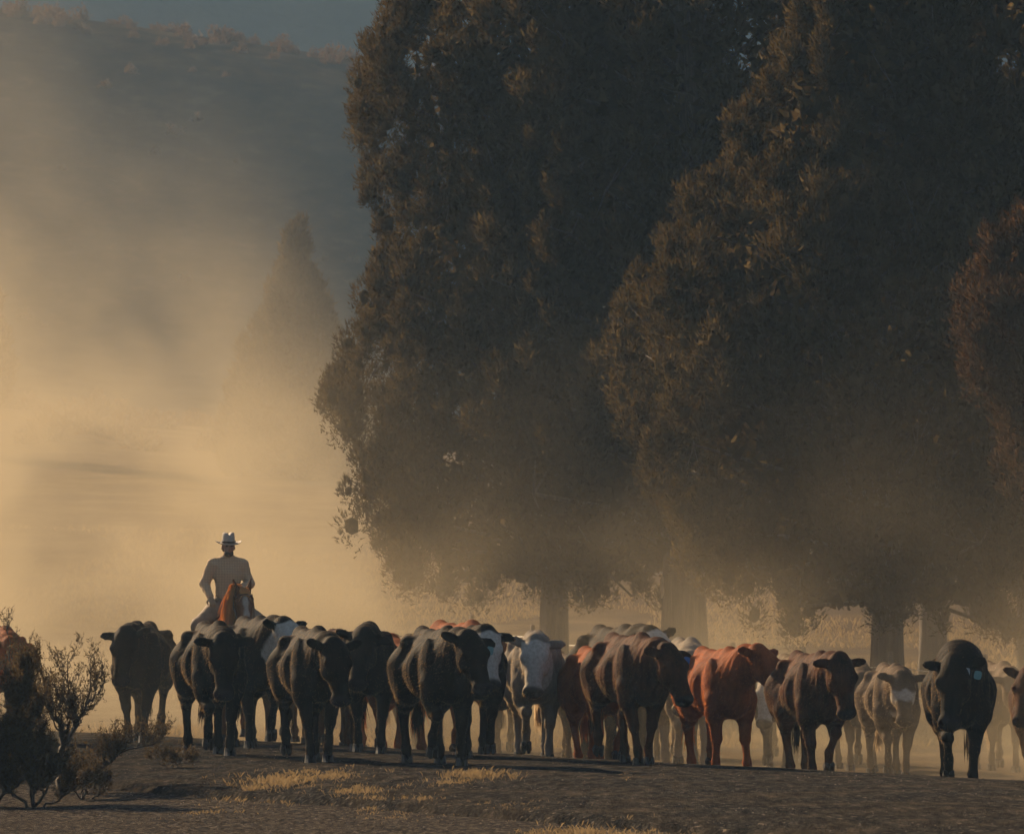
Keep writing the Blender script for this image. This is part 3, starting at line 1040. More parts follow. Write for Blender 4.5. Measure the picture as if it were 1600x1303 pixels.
    neckz = np.exp(-((V[:, 1] + 0.72) / 0.16) ** 2) * (V[:, 2] > 0.8)
    dis += neckz * 0.003 * np.sin((V[:, 1] * 0.9 + V[:, 2] * 0.5) * 75 + np.sin(V[:, 2] * 14))
    V = V + nrm * (dis * (V[:, 2] > 0.5))[:, None]
    me = np_mesh('body', V, F)
    q = (V - poll) @ rot / hs
    nz = np.clip((q[:, 1] - 0.425) / 0.03, 0, 1) * (np.abs(q[:, 0]) < 0.13) * (np.abs(q[:, 2]) < 0.16)
    wh = np.zeros(len(V))
    inhead = (np.linalg.norm(q - np.array([0, 0.2, -0.03]), axis=1) < 0.36)
    wob = 0.02 * np.sin(q[:, 1] * 31) + 0.015 * np.sin(q[:, 0] * 47 + 1)
    ears = np.abs(q[:, 0]) > 0.125
    if face == 'white':
        wh = inhead * np.clip((q[:, 1] + 0.02 + wob) / 0.03, 0, 1) * ~ears
    elif face == 'blaze':
        wh = inhead * np.clip((0.055 + wob - np.abs(q[:, 0])) / 0.02, 0, 1) * (q[:, 2] > -0.06)
    elif face == 'brow':
        wh = inhead * np.clip((0.06 + wob - np.abs(q[:, 1] - 0.20)) / 0.02, 0, 1) * ~ears
    wh = wh * (1 - nz)
    if colour in ('cream', 'tan') or face == 'white':
        nz = nz * 0.55
    set_attr(me, 'white', wh); set_attr(me, 'nose', nz)
    link('body', me, MAT[colour], root)
    for pa, pitch_h in hooves:
        o = link('hoof', HOOF, None, root)
        o.location = (pa[0], pa[1] + 0.01, pa[2] - 0.062)
        o.rotation_euler = (pitch_h, 0, 0)
        o.scale = (1.12, 1.12, 1.0)
    for s in (-1, 1):
        o = link('eye', EYE, None, root)
        o.location = Vector(HL(s * 0.108, 0.152, 0.018))
    for side, key, drop in tags:
        o = link('ear_tag', TAGS[key], None, root)
        o.location = Vector(HL(side * 0.18, -0.005, 0.0)) + Vector((0, -0.055, -0.012 - drop))
        o.rotation_euler = (0, 0.2 * side, 0.2 * side)
    # switch of the tail and coat
    hm = 'hair_red' if colour in ('red', 'chestnut') else ('hair_tan' if colour in ('tan', 'cream') else 'hair_black')
    n = 90
    a = np.tile(np.array(P(sw, -0.98, 0.58)), (n, 1)) + rng.normal(0, 0.02, (n, 3))
    dr = np.tile(np.array([0.0, 0.05, -1.0]), (n, 1)) + rng.normal(0, 0.10, (n, 3))
    bv, bf = blades(a, dr, rng.uniform(0.2, 0.34, n), np.full(n, 0.014), rng)
    link('tail_switch', np_mesh('tail_switch', bv, bf, False), MAT['tail_black' if hm == 'hair_black' else hm], root)
    if hair:
        hv, hf = add_hair(V, F, rng, hair, 0.028, (0, 0.6, -0.6))
        o = link('coat_hair', np_mesh('coat_hair', hv, hf, False), MAT[hm], root)
        o['kind'] = 'stuff'
    return root


H1, H2, H3 = 0.021, 0.026, 0.032        # mesh fineness: front row, second row, behind
cow(214, 61.5, -4, 1.09, 'black', 'large black cow walking alone beside the sagebrush', (-6, 66, -0.02), 0.30, seed=1, h=H2, fat=1.15)
cow(343, 54.4, 12, 1.07, 'black', 'black cow with wide ears and lowered head below the rider', (-6, 66, -0.08), 0.62, seed=2, h=H1)
cow(408, 58.5, 13, 1.13, 'black', 'black cow with a white face just below the horse', (24, 48, 0.03), 0.10, 'white', seed=3, h=H2)
cow(498, 51.8, 12, 1.03, 'black', 'front row black cow lifting a hind foot just behind the dry grass', (9, 66, -0.08), 0.72, seed=4, h=H1)
cow(578, 56.0, 3, 1.08, 'black', 'black cow squeezed between two nearer black cows', (-12, 58, -0.02), 0.40, seed=5, h=H2)
cow(612, 62.0, 13, 1.15, 'red', 'reddish brown cow showing only its back over black cows', (0, 60, -0.1), 0.9, seed=6, h=H3, hair=5000)
cow(700, 50.6, 15, 1.03, 'black', 'black cow with wet muzzle and teal ear tag, nearest of the middle cluster', (10, 55, 0.0), 0.48, tags=((1, 'teal', 0.05),), seed=7, h=H1)
cow(748, 54.2, 4, 1.05, 'black', 'black cow with bluish white forehead close behind the teal tagged one', (6, 62, 0.04), 0.15, 'white', seed=8, h=H1)
cow(738, 60.5, 18, 1.28, 'red', 'bright red cow whose sunlit back tops the middle cluster', (5, 66, -0.12), 0.5, seed=9, h=H2)
cow(840, 56.6, 3, 1.08, 'cream', 'pale cow with a whole white face in the middle of the herd', (-8, 60, 0.0), 0.55, 'white', seed=10, h=H1, fat=1.08)
cow(905, 61.5, 13, 1.02, 'tan', 'tan cow half hidden behind the pale white faced cow', (0, 65, -0.2), 0.2, seed=11, h=H3, hair=5000)
cow(1003, 52.0, 16, 1.0, 'brownblack', 'dark brown cow with a blue ear tag and russet back', (16, 58, -0.07), 0.78, tags=((1, 'blue', 0.03),), seed=12, h=H1)
cow(978, 60.0, 13, 1.26, 'black', 'black cow with pale face looking over the blue tagged cow', (16, 45, 0.03), 0.35, 'white', seed=13, h=H2)
cow(952, 55.6, 14, 1.0, 'red', 'red cow showing only its orange flank behind the blue tagged cow', (0, 62, -0.12), 0.05, seed=14, h=H2)
cow(1080, 57.8, 5, 1.14, 'cream', 'cream cow with white muzzle behind the orange red cow', (-16, 58, -0.1), 0.45, 'white', seed=15, h=H2)
cow(1140, 53.3, 14, 1.01, 'red', 'orange red cow walking alone, head to the side', (24, 46, 0.07), 0.25, seed=16, h=H1)
cow(1212, 58.5, -5, 0.95, 'tan', 'dusty tan cow with white face behind the orange red cow', (-10, 60, -0.14), 0.6, 'white', seed=17, h=H2, hair=5000)
cow(1283, 51.5, 11, 0.98, 'brownblack', 'russet black cow with small upright ears and narrow head', (8, 70, 0.02), 0.0, seed=18, h=H1, fat=0.98)
cow(1400, 55.2, 4, 0.93, 'tan', 'small dusty tan cow with a white band across its brow', (-2, 60, -0.04), 0.65, 'brow', seed=19, h=H2)
cow(1345, 59.2, 5, 0.95, 'tan', 'dim dusty cow between the russet black cow and the brow banded cow', (-14, 66, -0.1), 0.3, seed=20, h=H3, hair=5000)
cow(1500, 49.3, -4, 1.03, 'black', 'heavy black bull with humped neck and two ear tags', (-10, 62, -0.03), 0.58, tags=((1, 'teal', 0.03), (0.5, 'grey', 0.0)), seed=21, h=H1, bull=True, fat=1.1)
cow(1622, 51.5, -8, 0.96, 'brownblack', 'dark cow cut off by the frame edge past the bull', (-12, 58, 0.0), 0.2, seed=22, h=H1)
cow(1568, 58.5, 6, 0.95, 'tan', 'faint dusty cow behind the black bull', (0, 60, -0.1), 0.4, seed=23, h=H3, hair=4000)
cow(640, 66.5, 11, 1.18, 'tan', 'far tan back rising beside the reddish brown back', (0, 60, -0.2), 0.7, seed=24, h=H3, hair=4000)
cow(672, 68.5, 4, 1.16, 'tan', 'far tan back next to the bright red cow', (0, 60, -0.2), 0.1, seed=25, h=H3, hair=4000)
cow(10, 60.5, 11, 1.04, 'red', 'red cow hidden behind the sagebrush', (0, 60, -0.1), 0.4, seed=26, h=H3, hair=4000)
cow(1242, 62.5, 4, 1.0, 'tan', 'faint dusty cow deep behind the russet black cow', (0, 60, -0.1), 0.8, seed=27, h=H3, hair=4000)
cow(530, 61.0, 6, 1.09, 'brownblack', 'dark brown back between the lifting cow and the squeezed black cow', (0, 60, -0.05), 0.85, seed=29, h=H3, hair=5000)
cow(462, 62.5, 12, 1.02, 'tan', 'faint dusty cow whose legs show beside the white faced cow by the horse', (0, 64, -0.2), 0.5, seed=30, h=H3, hair=4000)
cow(1040, 64.0, 4, 1.0, 'tan', 'faint dusty cow deep behind the blue tagged cow', (0, 60, -0.15), 0.1, seed=31, h=H3, hair=4000)
cow(795, 64.5, 6, 1.05, 'tan', 'faint dusty cow whose legs show beside the pale cow', (0, 60, -0.15), 0.35, seed=28, h=H3, hair=4000)


# ================================================================== horse
HP = at(357, 63.0)
H_YAW = R(12)
HZ = surf_z(HP.x, HP.y)
HS = 1.04
horse = empty('horse', (HP.x, HP.y, HZ), H_YAW, HS)
tag(horse, 'chestnut horse with flaxen orange mane and faint blaze, ridden behind the herd', 'horse')
P = lambda x, f, z: np.array((x, -f, z), float)
rng = np.random.default_rng(77)
fl = Field((-0.5, -1.75, -0.02), (0.5, 1.35, 2.15), 0.02)
fl.ell(P(0, 0.45, 1.12), (0.255, 0.36, 0.36), 0.1)
fl.ell(P(0, -0.05, 1.10), (0.31, 0.62, 0.33), 0.14)
fl.ell(P(0, -0.62, 1.18), (0.285, 0.38, 0.33), 0.12)
fl.chain([P(0, 0.42, 1.38), P(0, 0, 1.34), P(0, -0.6, 1.42)], [0.10, 0.09, 0.1], 0.12)
fl.chain([P(0, 0.55, 1.20), P(0, 0.80, 1.52), P(0, 0.93, 1.72)], [0.25, 0.165, 0.115], 0.1, 0.62)
for s in (-1, 1):
    fl.ell(P(s * 0.18, 0.42, 1.1), (0.10, 0.17, 0.26), 0.06)
    fl.ell(P(s * 0.19, -0.62, 1.02), (0.14, 0.25, 0.28), 0.09)
    fl.ell(P(s * 0.12, 0.68, 1.05), (0.11, 0.12, 0.16), 0.07)
poll = P(0.02, 0.98, 1.80)
pit = R(58); tn = R(4)
hdir = np.array([math.cos(pit) * math.sin(tn), -math.cos(pit) * math.cos(tn), -math.sin(pit)])
lat = np.array([math.cos(tn), math.sin(tn), 0.0]); up = np.cross(lat, hdir); up = up if up[1] < 0 else -up
rot = np.stack([lat, hdir, up], 1)
HL = lambda x, a, u: poll + lat * x + hdir * a + up * u
fl.ell(HL(0, 0.10, -0.03), (0.105, 0.16, 0.095), 0.05, rot)
fl.cone(HL(0, 0.14, -0.02), HL(0, 0.48, -0.02), 0.094, 0.058, 0.04)
fl.ell(HL(0, 0.52, -0.03), (0.062, 0.065, 0.058), 0.035, rot)
fl.cone(HL(0, 0.14, -0.13), HL(0, 0.46, -0.075), 0.085, 0.04, 0.05)
for s in (-1, 1):
    fl.ell(HL(s * 0.085, 0.19, 0.02), (0.03, 0.05, 0.03), 0.03, rot)
    fl.ell(HL(s * 0.07, 0.22, -0.10), (0.04, 0.09, 0.07), 0.04, rot)
    fl.cone(HL(s * 0.065, 0.0, -0.01), HL(s * 0.10, -0.03, -0.01) + np.array([s * 0.01, 0, 0.13]), 0.042, 0.014, 0.025)
    fl.ell(HL(s * 0.035, 0.555, -0.005), (0.014, 0.018, 0.016), 0.012, rot, True)
hooves = []
for s, ph in ((-1, 0.2), (1, 0.7)):
    off, lf = gait(ph)
    x = s * 0.15
    kn = P(x, 0.47 + off * 0.5 + 0.1 * lf, 0.52 + 0.08 * lf); ft = P(x, 0.46 + off, 0.17 + 0.12 * lf); pa = P(x, 0.50 + off - 0.04 * lf, 0.07 + 0.1 * lf)
    fl.chain([P(s * 0.17, 0.45, 0.95), P(x, 0.44 + off * 0.2, 0.75), kn], [0.13, 0.09, 0.06], 0.05)
    fl.chain([kn, (kn + ft) / 2, ft, pa], [0.056, 0.041, 0.048, 0.042], 0.025)
    hooves.append((pa, lf))
for s, ph in ((-1, 0.95), (1, 0.45)):
    off, lf = gait(ph)
    x = s * 0.15
    st = P(s * 0.19, -0.42 + off * 0.3, 0.88); hk = P(x, -0.80 + off * 0.7, 0.60 + 0.05 * lf); ft = P(x, -0.70 + off, 0.17 + 0.1 * lf); pa = P(x, -0.66 + off, 0.07 + 0.09 * lf)
    fl.chain([P(s * 0.18, -0.6, 1.08), st, hk], [0.2, 0.13, 0.058], 0.06)
    fl.chain([hk, ft, pa], [0.055, 0.047, 0.042], 0.025)
    hooves.append((pa, lf))
V, F = fl.mesh(2)
me = np_mesh('body', V, F)
q = (V - poll) @ rot
inh = np.linalg.norm(q - np.array([0, 0.25, 0]), axis=1) < 0.40
set_attr(me, 'white', 0.75 * inh * np.clip((0.038 + 0.008 * np.sin(q[:, 1] * 40) - np.abs(q[:, 0])) / 0.015, 0, 1) * (q[:, 1] > 0.12) * (q[:, 2] > 0))
set_attr(me, 'nose', 0.6 * np.clip((q[:, 1] - 0.50) / 0.03, 0, 1) * inh)
link('body', me, MAT['chestnut'], horse)
for pa, lf in hooves:
    V1, F1 = tubes([[((0, 0, 0.085), 0.048), ((0, -0.015, 0.03), 0.058), ((0, -0.02, 0.0), 0.064), ((0, -0.02, -0.001), 0.02)]], 6)
    o = link('hoof', np_mesh('hoof', V1, F1), MAT['hoof'], horse)
    o.location = (pa[0], pa[1], pa[2] - 0.066)
for s in (-1, 1):
    o = link('eye', EYE, None, horse)
    o.location = Vector(HL(s * 0.096, 0.19, 0.012))
MAT['mane'] = leaf_mat('flaxen_mane', (0.55, 0.24, 0.075), (0.80, 0.42, 0.15), (0.90, 0.46, 0.15), 0.5)
crest = [P(0.0, 0.96, 1.86), P(0, 0.90, 1.78), P(0, 0.78, 1.66), P(0, 0.62, 1.50), P(0, 0.5, 1.42)]
n = 900
t = rng.random(n) * (len(crest) - 1.001)
ii = t.astype(int)
C = np.array(crest)
pos = C[ii] + (C[ii + 1] - C[ii]) * (t - ii)[:, None] + rng.normal(0, 0.012, (n, 3))
V1, F1 = [], []
paths = []
for q in range(n):
    L = rng.uniform(0.28, 0.46)
    o0 = pos[q]; sw = rng.normal(0, 0.03, 3)
    out_ = -0.12 - 0.04 * rng.random()
    paths.append([(o0, 0.004), (o0 + np.array([out_ * 0.7, -0.03, 0.01]) + sw * 0.3, 0.005), (o0 + np.array([out_, -0.05, -L * 0.5]) + sw, 0.004), (o0 + np.array([out_ * 1.1, -0.06, -L]) + sw * 1.6, 0.0012)])
for q in range(120):
    o0 = HL(rng.normal(0, 0.02), -0.02, 0.05); L = rng.uniform(0.12, 0.22)
    paths.append([(o0, 0.004), (o0 + hdir * L * 0.5 + up * 0.03 + lat * rng.normal(0, 0.02), 0.004), (o0 + hdir * L + lat * rng.normal(0, 0.03), 0.001)])
V1, F1 = tubes(paths, 3)
link('mane', np_mesh('mane', V1, F1), MAT['mane'], horse)
paths = []
for q in range(160):
    o0 = P(rng.normal(0, 0.02), -1.0, 1.32)
    e = rng.normal(0, 0.05, 2)
    paths.append([(o0, 0.005), (o0 + np.array([e[0] * 0.5, 0.14, -0.15]), 0.005), (o0 + np.array([e[0], 0.16 + e[1], -0.85 + rng.uniform(-.1, .1)]), 0.001)])
V1, F1 = tubes(paths, 3)
link('tail', np_mesh('tail', V1, F1), MAT['mane'], horse)
# bridle: headstall of leather straps
MAT['leather'] = simple_mat('saddle_leather', (0.10, 0.045, 0.02), 0.5, 0.3, 14, 0.2, 0.5)


def ring(a, rx, ru, u0=-0.05, r=0.010, m=20):
    return [(HL(rx * math.cos(2 * math.pi * k / m), a + 0.0, u0 + ru * math.sin(2 * math.pi * k / m)), r) for k in range(m + 1)]


paths = [ring(0.40, 0.088, 0.098, -0.045), ring(0.10, 0.122, 0.135, -0.05)]
for s in (-1, 1):
    paths.append([(HL(s * 0.112, 0.03, -0.02), 0.010), (HL(s * 0.122, 0.18, -0.05), 0.010), (HL(s * 0.098, 0.40, -0.05), 0.010)])
V1, F1 = tubes(paths, 6)
link('bridle', np_mesh('bridle', V1, F1), MAT['leather'], horse)

# ------------------------------------------------------------------ saddle
sad = empty('saddle', (HP.x, HP.y, HZ), H_YAW, HS)
tag(sad, 'brown leather stock saddle under the rider', 'saddle')
fl = Field((-0.5, -0.5, 0.75), (0.5, 0.65, 1.85), 0.018)
fl.ell(P(0, -0.06, 1.44), (0.24, 0.34, 0.07), 0.05)
fl.ell(P(0, -0.34, 1.53), (0.19, 0.05, 0.08), 0.05)
fl.ell(P(0, 0.22, 1.50), (0.12, 0.07, 0.08), 0.05)
fl.cone(P(0, 0.24, 1.54), P(0, 0.27, 1.65), 0.028, 0.026, 0.02)
fl.ell(P(0, 0.28, 1.67), (0.045, 0.05, 0.02), 0.015)
for s in (-1, 1):
    fl.ell(P(s * 0.31, 0.02, 1.18), (0.045, 0.13, 0.28), 0.03)
V, F = fl.mesh(2)
link('seat', np_mesh('seat', V, F), MAT['leather'], sad)
for s in (-1, 1):
    V1, F1 = tubes([[((s * 0.37, -0.16 + 0.06 * math.cos(a), 0.80 + 0.07 * math.sin(a)), 0.012) for a in np.linspace(0, 2 * math.pi, 15)]], 6)
    link('stirrup', np_mesh('stirrup', V1, F1), MAT['leather'], sad)

# ------------------------------------------------------------------ rider
rider = empty('person', (HP.x, HP.y, HZ), H_YAW)
tag(rider, 'rider in pale straw hat, checked shirt and tan chaps on the chestnut horse', 'person')
ZR = 0.02
P = lambda x, f, z: np.array((x, -f, z + ZR), float)
SHL = [P(-0.195, -0.06, 2.19), P(-0.285, -0.10, 1.95), P(-0.235, 0.12, 1.76)]
SHR = [P(0.195, -0.06, 2.19), P(0.275, -0.05, 1.95), P(0.11, 0.30, 1.90)]
LEGS = [[P(s * 0.11, -0.06, 1.69), P(s * 0.42, 0.30, 1.43), P(s * 0.40, 0.12, 1.00), P(s * 0.39, 0.16, 0.93)] for s in (-1, 1)]


def torso(fl, g):
    fl.ell(P(0, -0.07, 1.72), (0.175 + g, 0.13 + g, 0.12 + g), 0.08)
    fl.ell(P(0, -0.06, 1.88), (0.150 + g, 0.115 + g, 0.15), 0.09)
    fl.ell(P(0, -0.05, 2.07), (0.175 + g, 0.125 + g, 0.17), 0.09)
    fl.chain([SHL[0] + np.array([0.05, 0, 0.01]), P(0, -0.06, 2.23), SHR[0] + np.array([-0.05, 0, 0.01])], [0.07 + g, 0.075 + g, 0.07 + g], 0.07)


def arms(fl, g):
    for A in (SHL, SHR):
        fl.chain(A, [0.062 + g, 0.047 + g, 0.031 + g], 0.03)


# skin: one continuous figure under the clothes
fl = Field((-0.55, -0.65, 0.85), (0.55, 0.4, 2.75), 0.013)
torso(fl, -0.014); arms(fl, -0.008)
for L in LEGS:
    fl.chain(L, [0.085, 0.058, 0.04, 0.035], 0.05)
fl.chain([P(0, -0.06, 2.22), P(0, -0.03, 2.33)], [0.066, 0.056], 0.03)
hc = P(0, 0.0, 2.42)
fl.ell(hc + np.array([0, 0.015, 0.02]), (0.075, 0.095, 0.10), 0.03)
fl.ell(hc + np.array([0, -0.03, -0.065]), (0.058, 0.066, 0.062), 0.03)
fl.ell(hc + np.array([0, -0.075, -0.105]), (0.028, 0.022, 0.02), 0.02)
fl.cone(hc + np.array([0, -0.085, 0.005]), hc + np.array([0, -0.112, -0.035]), 0.011, 0.017, 0.012)
fl.ell(hc + np.array([0, -0.088, -0.07]), (0.028, 0.012, 0.008), 0.008)
for s in (-1, 1):
    fl.ell(hc + np.array([s * 0.078, 0.015, -0.02]), (0.013, 0.022, 0.034), 0.01)
    fl.ell(hc + np.array([s * 0.033, -0.093, 0.008]), (0.017, 0.012, 0.010), 0.01, sub=True)
V, F = fl.mesh(2)
MAT['skin'] = simple_mat('tanned_skin', (0.30, 0.155, 0.095), 0.55, 0.15, 30, 0.05)
link('body', np_mesh('body', V, F), MAT['skin'], rider)
# stubble beard, hair and eyes
MAT['beard'] = simple_mat('dark_beard', (0.035, 0.024, 0.018), 0.7, 0.3, 40, 0.2)
fl = Field(hc - 0.2, hc + 0.2, 0.009)
fl.ell(hc + np.array([0, -0.036, -0.085]), (0.060, 0.066, 0.050), 0.02)
fl.ell(hc + np.array([0, 0.03, -0.02]), (0.079, 0.088, 0.075), 0.02)
fl.ell(hc + np.array([0, -0.11, 0.0]), (0.052, 0.075, 0.066), 0.02, sub=True)
V, F = fl.mesh(1)
link('hair', np_mesh('hair', V, F), MAT['beard'], rider)
for s in (-1, 1):
    o = link('eye', EYE, None, rider)
    o.location = Vector(hc + np.array([s * 0.033, -0.078, 0.006])); o.scale = (0.6, 0.6, 0.5)


def shirt_mat():
    m, nt, p, out = new_mat('checked_cotton_shirt')
    tc = nt.nodes.new('ShaderNodeTexCoord')
    sep = nt.nodes.new('ShaderNodeSeparateXYZ')
    nt.links.new(tc.outputs['Object'], sep.inputs[0])
    sx = math_n(nt, 'SINE', math_n(nt, 'MULTIPLY', sep.outputs[0], 190.0)); sz = math_n(nt, 'SINE', math_n(nt, 'MULTIPLY', sep.outputs[2], 190.0))
    f = math_n(nt, 'ADD', math_n(nt, 'MULTIPLY', math_n(nt, 'GREATER_THAN', sx, 0.3), 0.35), math_n(nt, 'MULTIPLY', math_n(nt, 'GREATER_THAN', sz, 0.3), 0.35))
    nt.links.new(mix(nt, f, (0.50, 0.34, 0.19), (0.33, 0.22, 0.125)), p.inputs['Base Color'])
    p.inputs['Roughness'].default_value = 0.9
    n = noise(nt, 14, 3)
    bump(nt, p, n.outputs[0], 0.6, 0.03)
    return m


def wrinkle(V, amp, seed):
    r = np.random.default_rng(seed)
    d = np.zeros(len(V))
    for i in range(6):
        k = r.normal(0, 1, 3) * np.array([18, 14, 34])
        d += np.sin(V @ k + r.uniform(0, 6))
    c = V.mean(0)
    return V + (V - c) * 0 + amp * d[:, None] * unit((0.6, -0.7, 0.2))


fl = Field((-0.5, -0.5, 1.66), (0.5, 0.35, 2.42), 0.014)
torso(fl, 0.006)
for A, t in ((SHL, 0.86), (SHR, 0.9)):
    e = A[1] + (A[2] - A[1]) * t
    fl.chain([A[0], A[1], e], [0.076, 0.061, 0.046], 0.035)
fl.chain([P(0, -0.06, 2.25), P(0, -0.04, 2.295)], [0.078, 0.069], 0.02)
V, F = fl.mesh(1)
link('shirt', np_mesh('shirt', wrinkle(V, 0.0022, 3), F), shirt_mat(), rider)
MAT['chaps'] = simple_mat('tan_chaps', (0.22, 0.155, 0.10), 0.75, 0.2, 8, 0.3)
fl = Field((-0.62, -0.55, 0.9), (0.62, 0.3, 1.85), 0.015)
fl.ell(P(0, -0.07, 1.70), (0.185, 0.14, 0.10), 0.06)
for L in LEGS:
    fl.chain(L[:3], [0.115, 0.088, 0.085], 0.06)
V, F = fl.mesh(1)
link('chaps', np_mesh('chaps', wrinkle(V, 0.002, 8), F), MAT['chaps'], rider)
for s, L in zip((-1, 1), LEGS):
    fl = Field((-0.62, -0.55, 0.78), (0.62, 0.3, 1.2), 0.013)
    fl.chain([L[2] + np.array([0, 0, 0.06]), L[3]], [0.058, 0.05], 0.03)
    fl.chain([L[3] + np.array([0, 0.03, -0.05]), L[3] + np.array([s * 0.02, -0.17, -0.06])], [0.042, 0.034], 0.04)
    V, F = fl.mesh(1)
    link('boot', np_mesh('boot', V, F), MAT['leather'], rider)
MAT['glove'] = simple_mat('buckskin_glove', (0.30, 0.21, 0.12), 0.8, 0.2, 20, 0.2)
for A, s in ((SHL, -1), (SHR, 1)):
    wr = A[1] + (A[2] - A[1]) * 0.9
    dirv = unit(A[2] - A[1] + np.array([0, -0.03, -0.04]))
    acr = unit(np.cross(dirv, (0, 0, 1))); nrm = unit(np.cross(acr, dirv))
    nrm = nrm if nrm[2] > 0 else -nrm
    fl = Field(wr - 0.16, wr + 0.2, 0.0065)
    fl.cone(wr - dirv * 0.03, wr + dirv * 0.02, 0.036, 0.032, 0.02)
    pc = wr + dirv * 0.065
    fl.ell(pc, (0.043, 0.048, 0.018), 0.02, np.stack([acr, dirv, nrm], 1))
    for fi, (o_, ln) in enumerate(((-0.031, 0.058), (-0.011, 0.068), (0.010, 0.064), (0.030, 0.050))):
        b0 = pc + acr * o_ + dirv * 0.032
        b1 = b0 + dirv * ln * 0.5 - nrm * 0.006
        b2 = b1 - nrm * ln * 0.42 + dirv * ln * 0.16
        b3 = b2 - dirv * ln * 0.30 - nrm * 0.010
        fl.chain([b0, b1, b2, b3], [0.0115, 0.0105, 0.0095, 0.0085], 0.006)
    th = pc - acr * 0.036 * s - dirv * 0.022
    fl.chain([th, th - acr * 0.024 * s + dirv * 0.024 - nrm * 0.012, th - acr * 0.016 * s + dirv * 0.055 - nrm * 0.03], [0.016, 0.0125, 0.010], 0.008)
    V, F = fl.mesh(1)
    link('glove', np_mesh('glove', V, F), MAT['glove'], rider)
    if s > 0: rein_hand = pc - nrm * 0.03 + dirv * 0.05

# hat: creased crown, curled brim
def straw_mat():
    m, nt, p, out = new_mat('pale_straw')
    n = noise(nt, 60, 4)
    nt.links.new(ramp(nt, n.outputs[0], [(0.3, (0.30, 0.255, 0.20)), (0.7, (0.44, 0.38, 0.31))]).outputs[0], p.inputs['Base Color'])
    p.inputs['Roughness'].default_value = 0.75
    bump(nt, p, n.outputs[0], 0.2, 0.004)
    return m


M = 40
rows = []
hz = hc[2] + 0.045
for rr, zz in ((0.000, 0.118), (0.030, 0.116), (0.052, 0.124), (0.068, 0.132), (0.079, 0.122), (0.086, 0.085), (0.092, 0.03), (0.096, 0.0), (0.125, -0.006), (0.155, -0.004), (0.162, 0.002), (0.172, 0.008)):
    row = []
    for k in range(M):
        a = 2 * math.pi * k / M
        c, s = math.cos(a), math.sin(a)
        fx, fy = (0.90, 1.12) if rr <= 0.0961 else (0.98, 1.06)
        x, y, z = rr * c * fx, rr * s * fy, zz
        if rr < 0.08:                                    # centre crease and front pinch
            z -= 0.030 * math.exp(-(x / 0.022) ** 2) * (1 if rr > 0.001 else 1)
        if 0.05 < rr < 0.09 and s < 0:
            x *= 1 - 0.28 * (-s) * (1 if zz > 0.08 else 0.3)
        if rr > 0.11:                                    # brim curls up at the sides, dips in front
            z += 0.030 * (abs(c) ** 3) * (rr - 0.1) / 0.1 - 0.018 * (s * s) * (rr - 0.1) / 0.1
        row.append((x, y, z))
    rows.append(row)
V = [p for r in rows for p in r]
under = [(p[0] * 0.99, p[1] * 0.99, p[2] - 0.005) for r in rows[7:] for p in r]
F = []
for i in range(len(rows) - 1):
    for k in range(M):
        F.append((i * M + k, (i + 1) * M + k, (i + 1) * M + (k + 1) % M, i * M + (k + 1) % M))
b0 = len(V)
for i in range(4):
    for k in range(M):
        F.append((b0 + i * M + (k + 1) % M, b0 + (i + 1) * M + (k + 1) % M, b0 + (i + 1) * M + k, b0 + i * M + k))
for k in range(M):
    F.append((11 * M + k, b0 + 4 * M + k, b0 + 4 * M + (k + 1) % M, 11 * M + (k + 1) % M))
hat = link('hat', np_mesh('hat', V + under, F), straw_mat(), rider)
hat.location = (hc[0], hc[1] + 0.01, hz)
hat.rotation_euler = (R(6), 0, 0)
bandv, bandf = tubes([[((0.0985 * 0.90 * math.cos(a), 0.0985 * 1.12 * math.sin(a), z_), 0.004) for a in np.linspace(0, 2 * math.pi, 41)] for z_ in (0.006, 0.012, 0.018, 0.024)], 6)
link('hat_band', np_mesh('hat_band', bandv, bandf), simple_mat('dark_hat_band', (0.05, 0.032, 0.022), 0.6), hat)

# reins run from the bit to the raised hand
inv = Matrix.Translation(Vector((HP.x, HP.y, HZ))) @ Matrix.Rotation(H_YAW, 4, 'Z')
paths = []
for s in (-1, 1):
    a = np.array(HL(s * 0.10, 0.40, -0.05)) * HS
    b = rein_hand
    paths.append([(a, 0.006), (a * 0.6 + b * 0.4 + np.array([s * 0.09, 0, -0.10]), 0.006), (a * 0.25 + b * 0.75 + np.array([s * 0.05, 0, -0.06]), 0.006), (b, 0.006)])
V1, F1 = tubes(paths, 5)
o = link('reins', np_mesh('reins', V1, F1), MAT['leather'], None)
o.location = (HP.x, HP.y, HZ); o.rotation_euler = (0, 0, H_YAW)
tag(o, 'thin leather reins from the horse bit to the rider glove', 'reins')


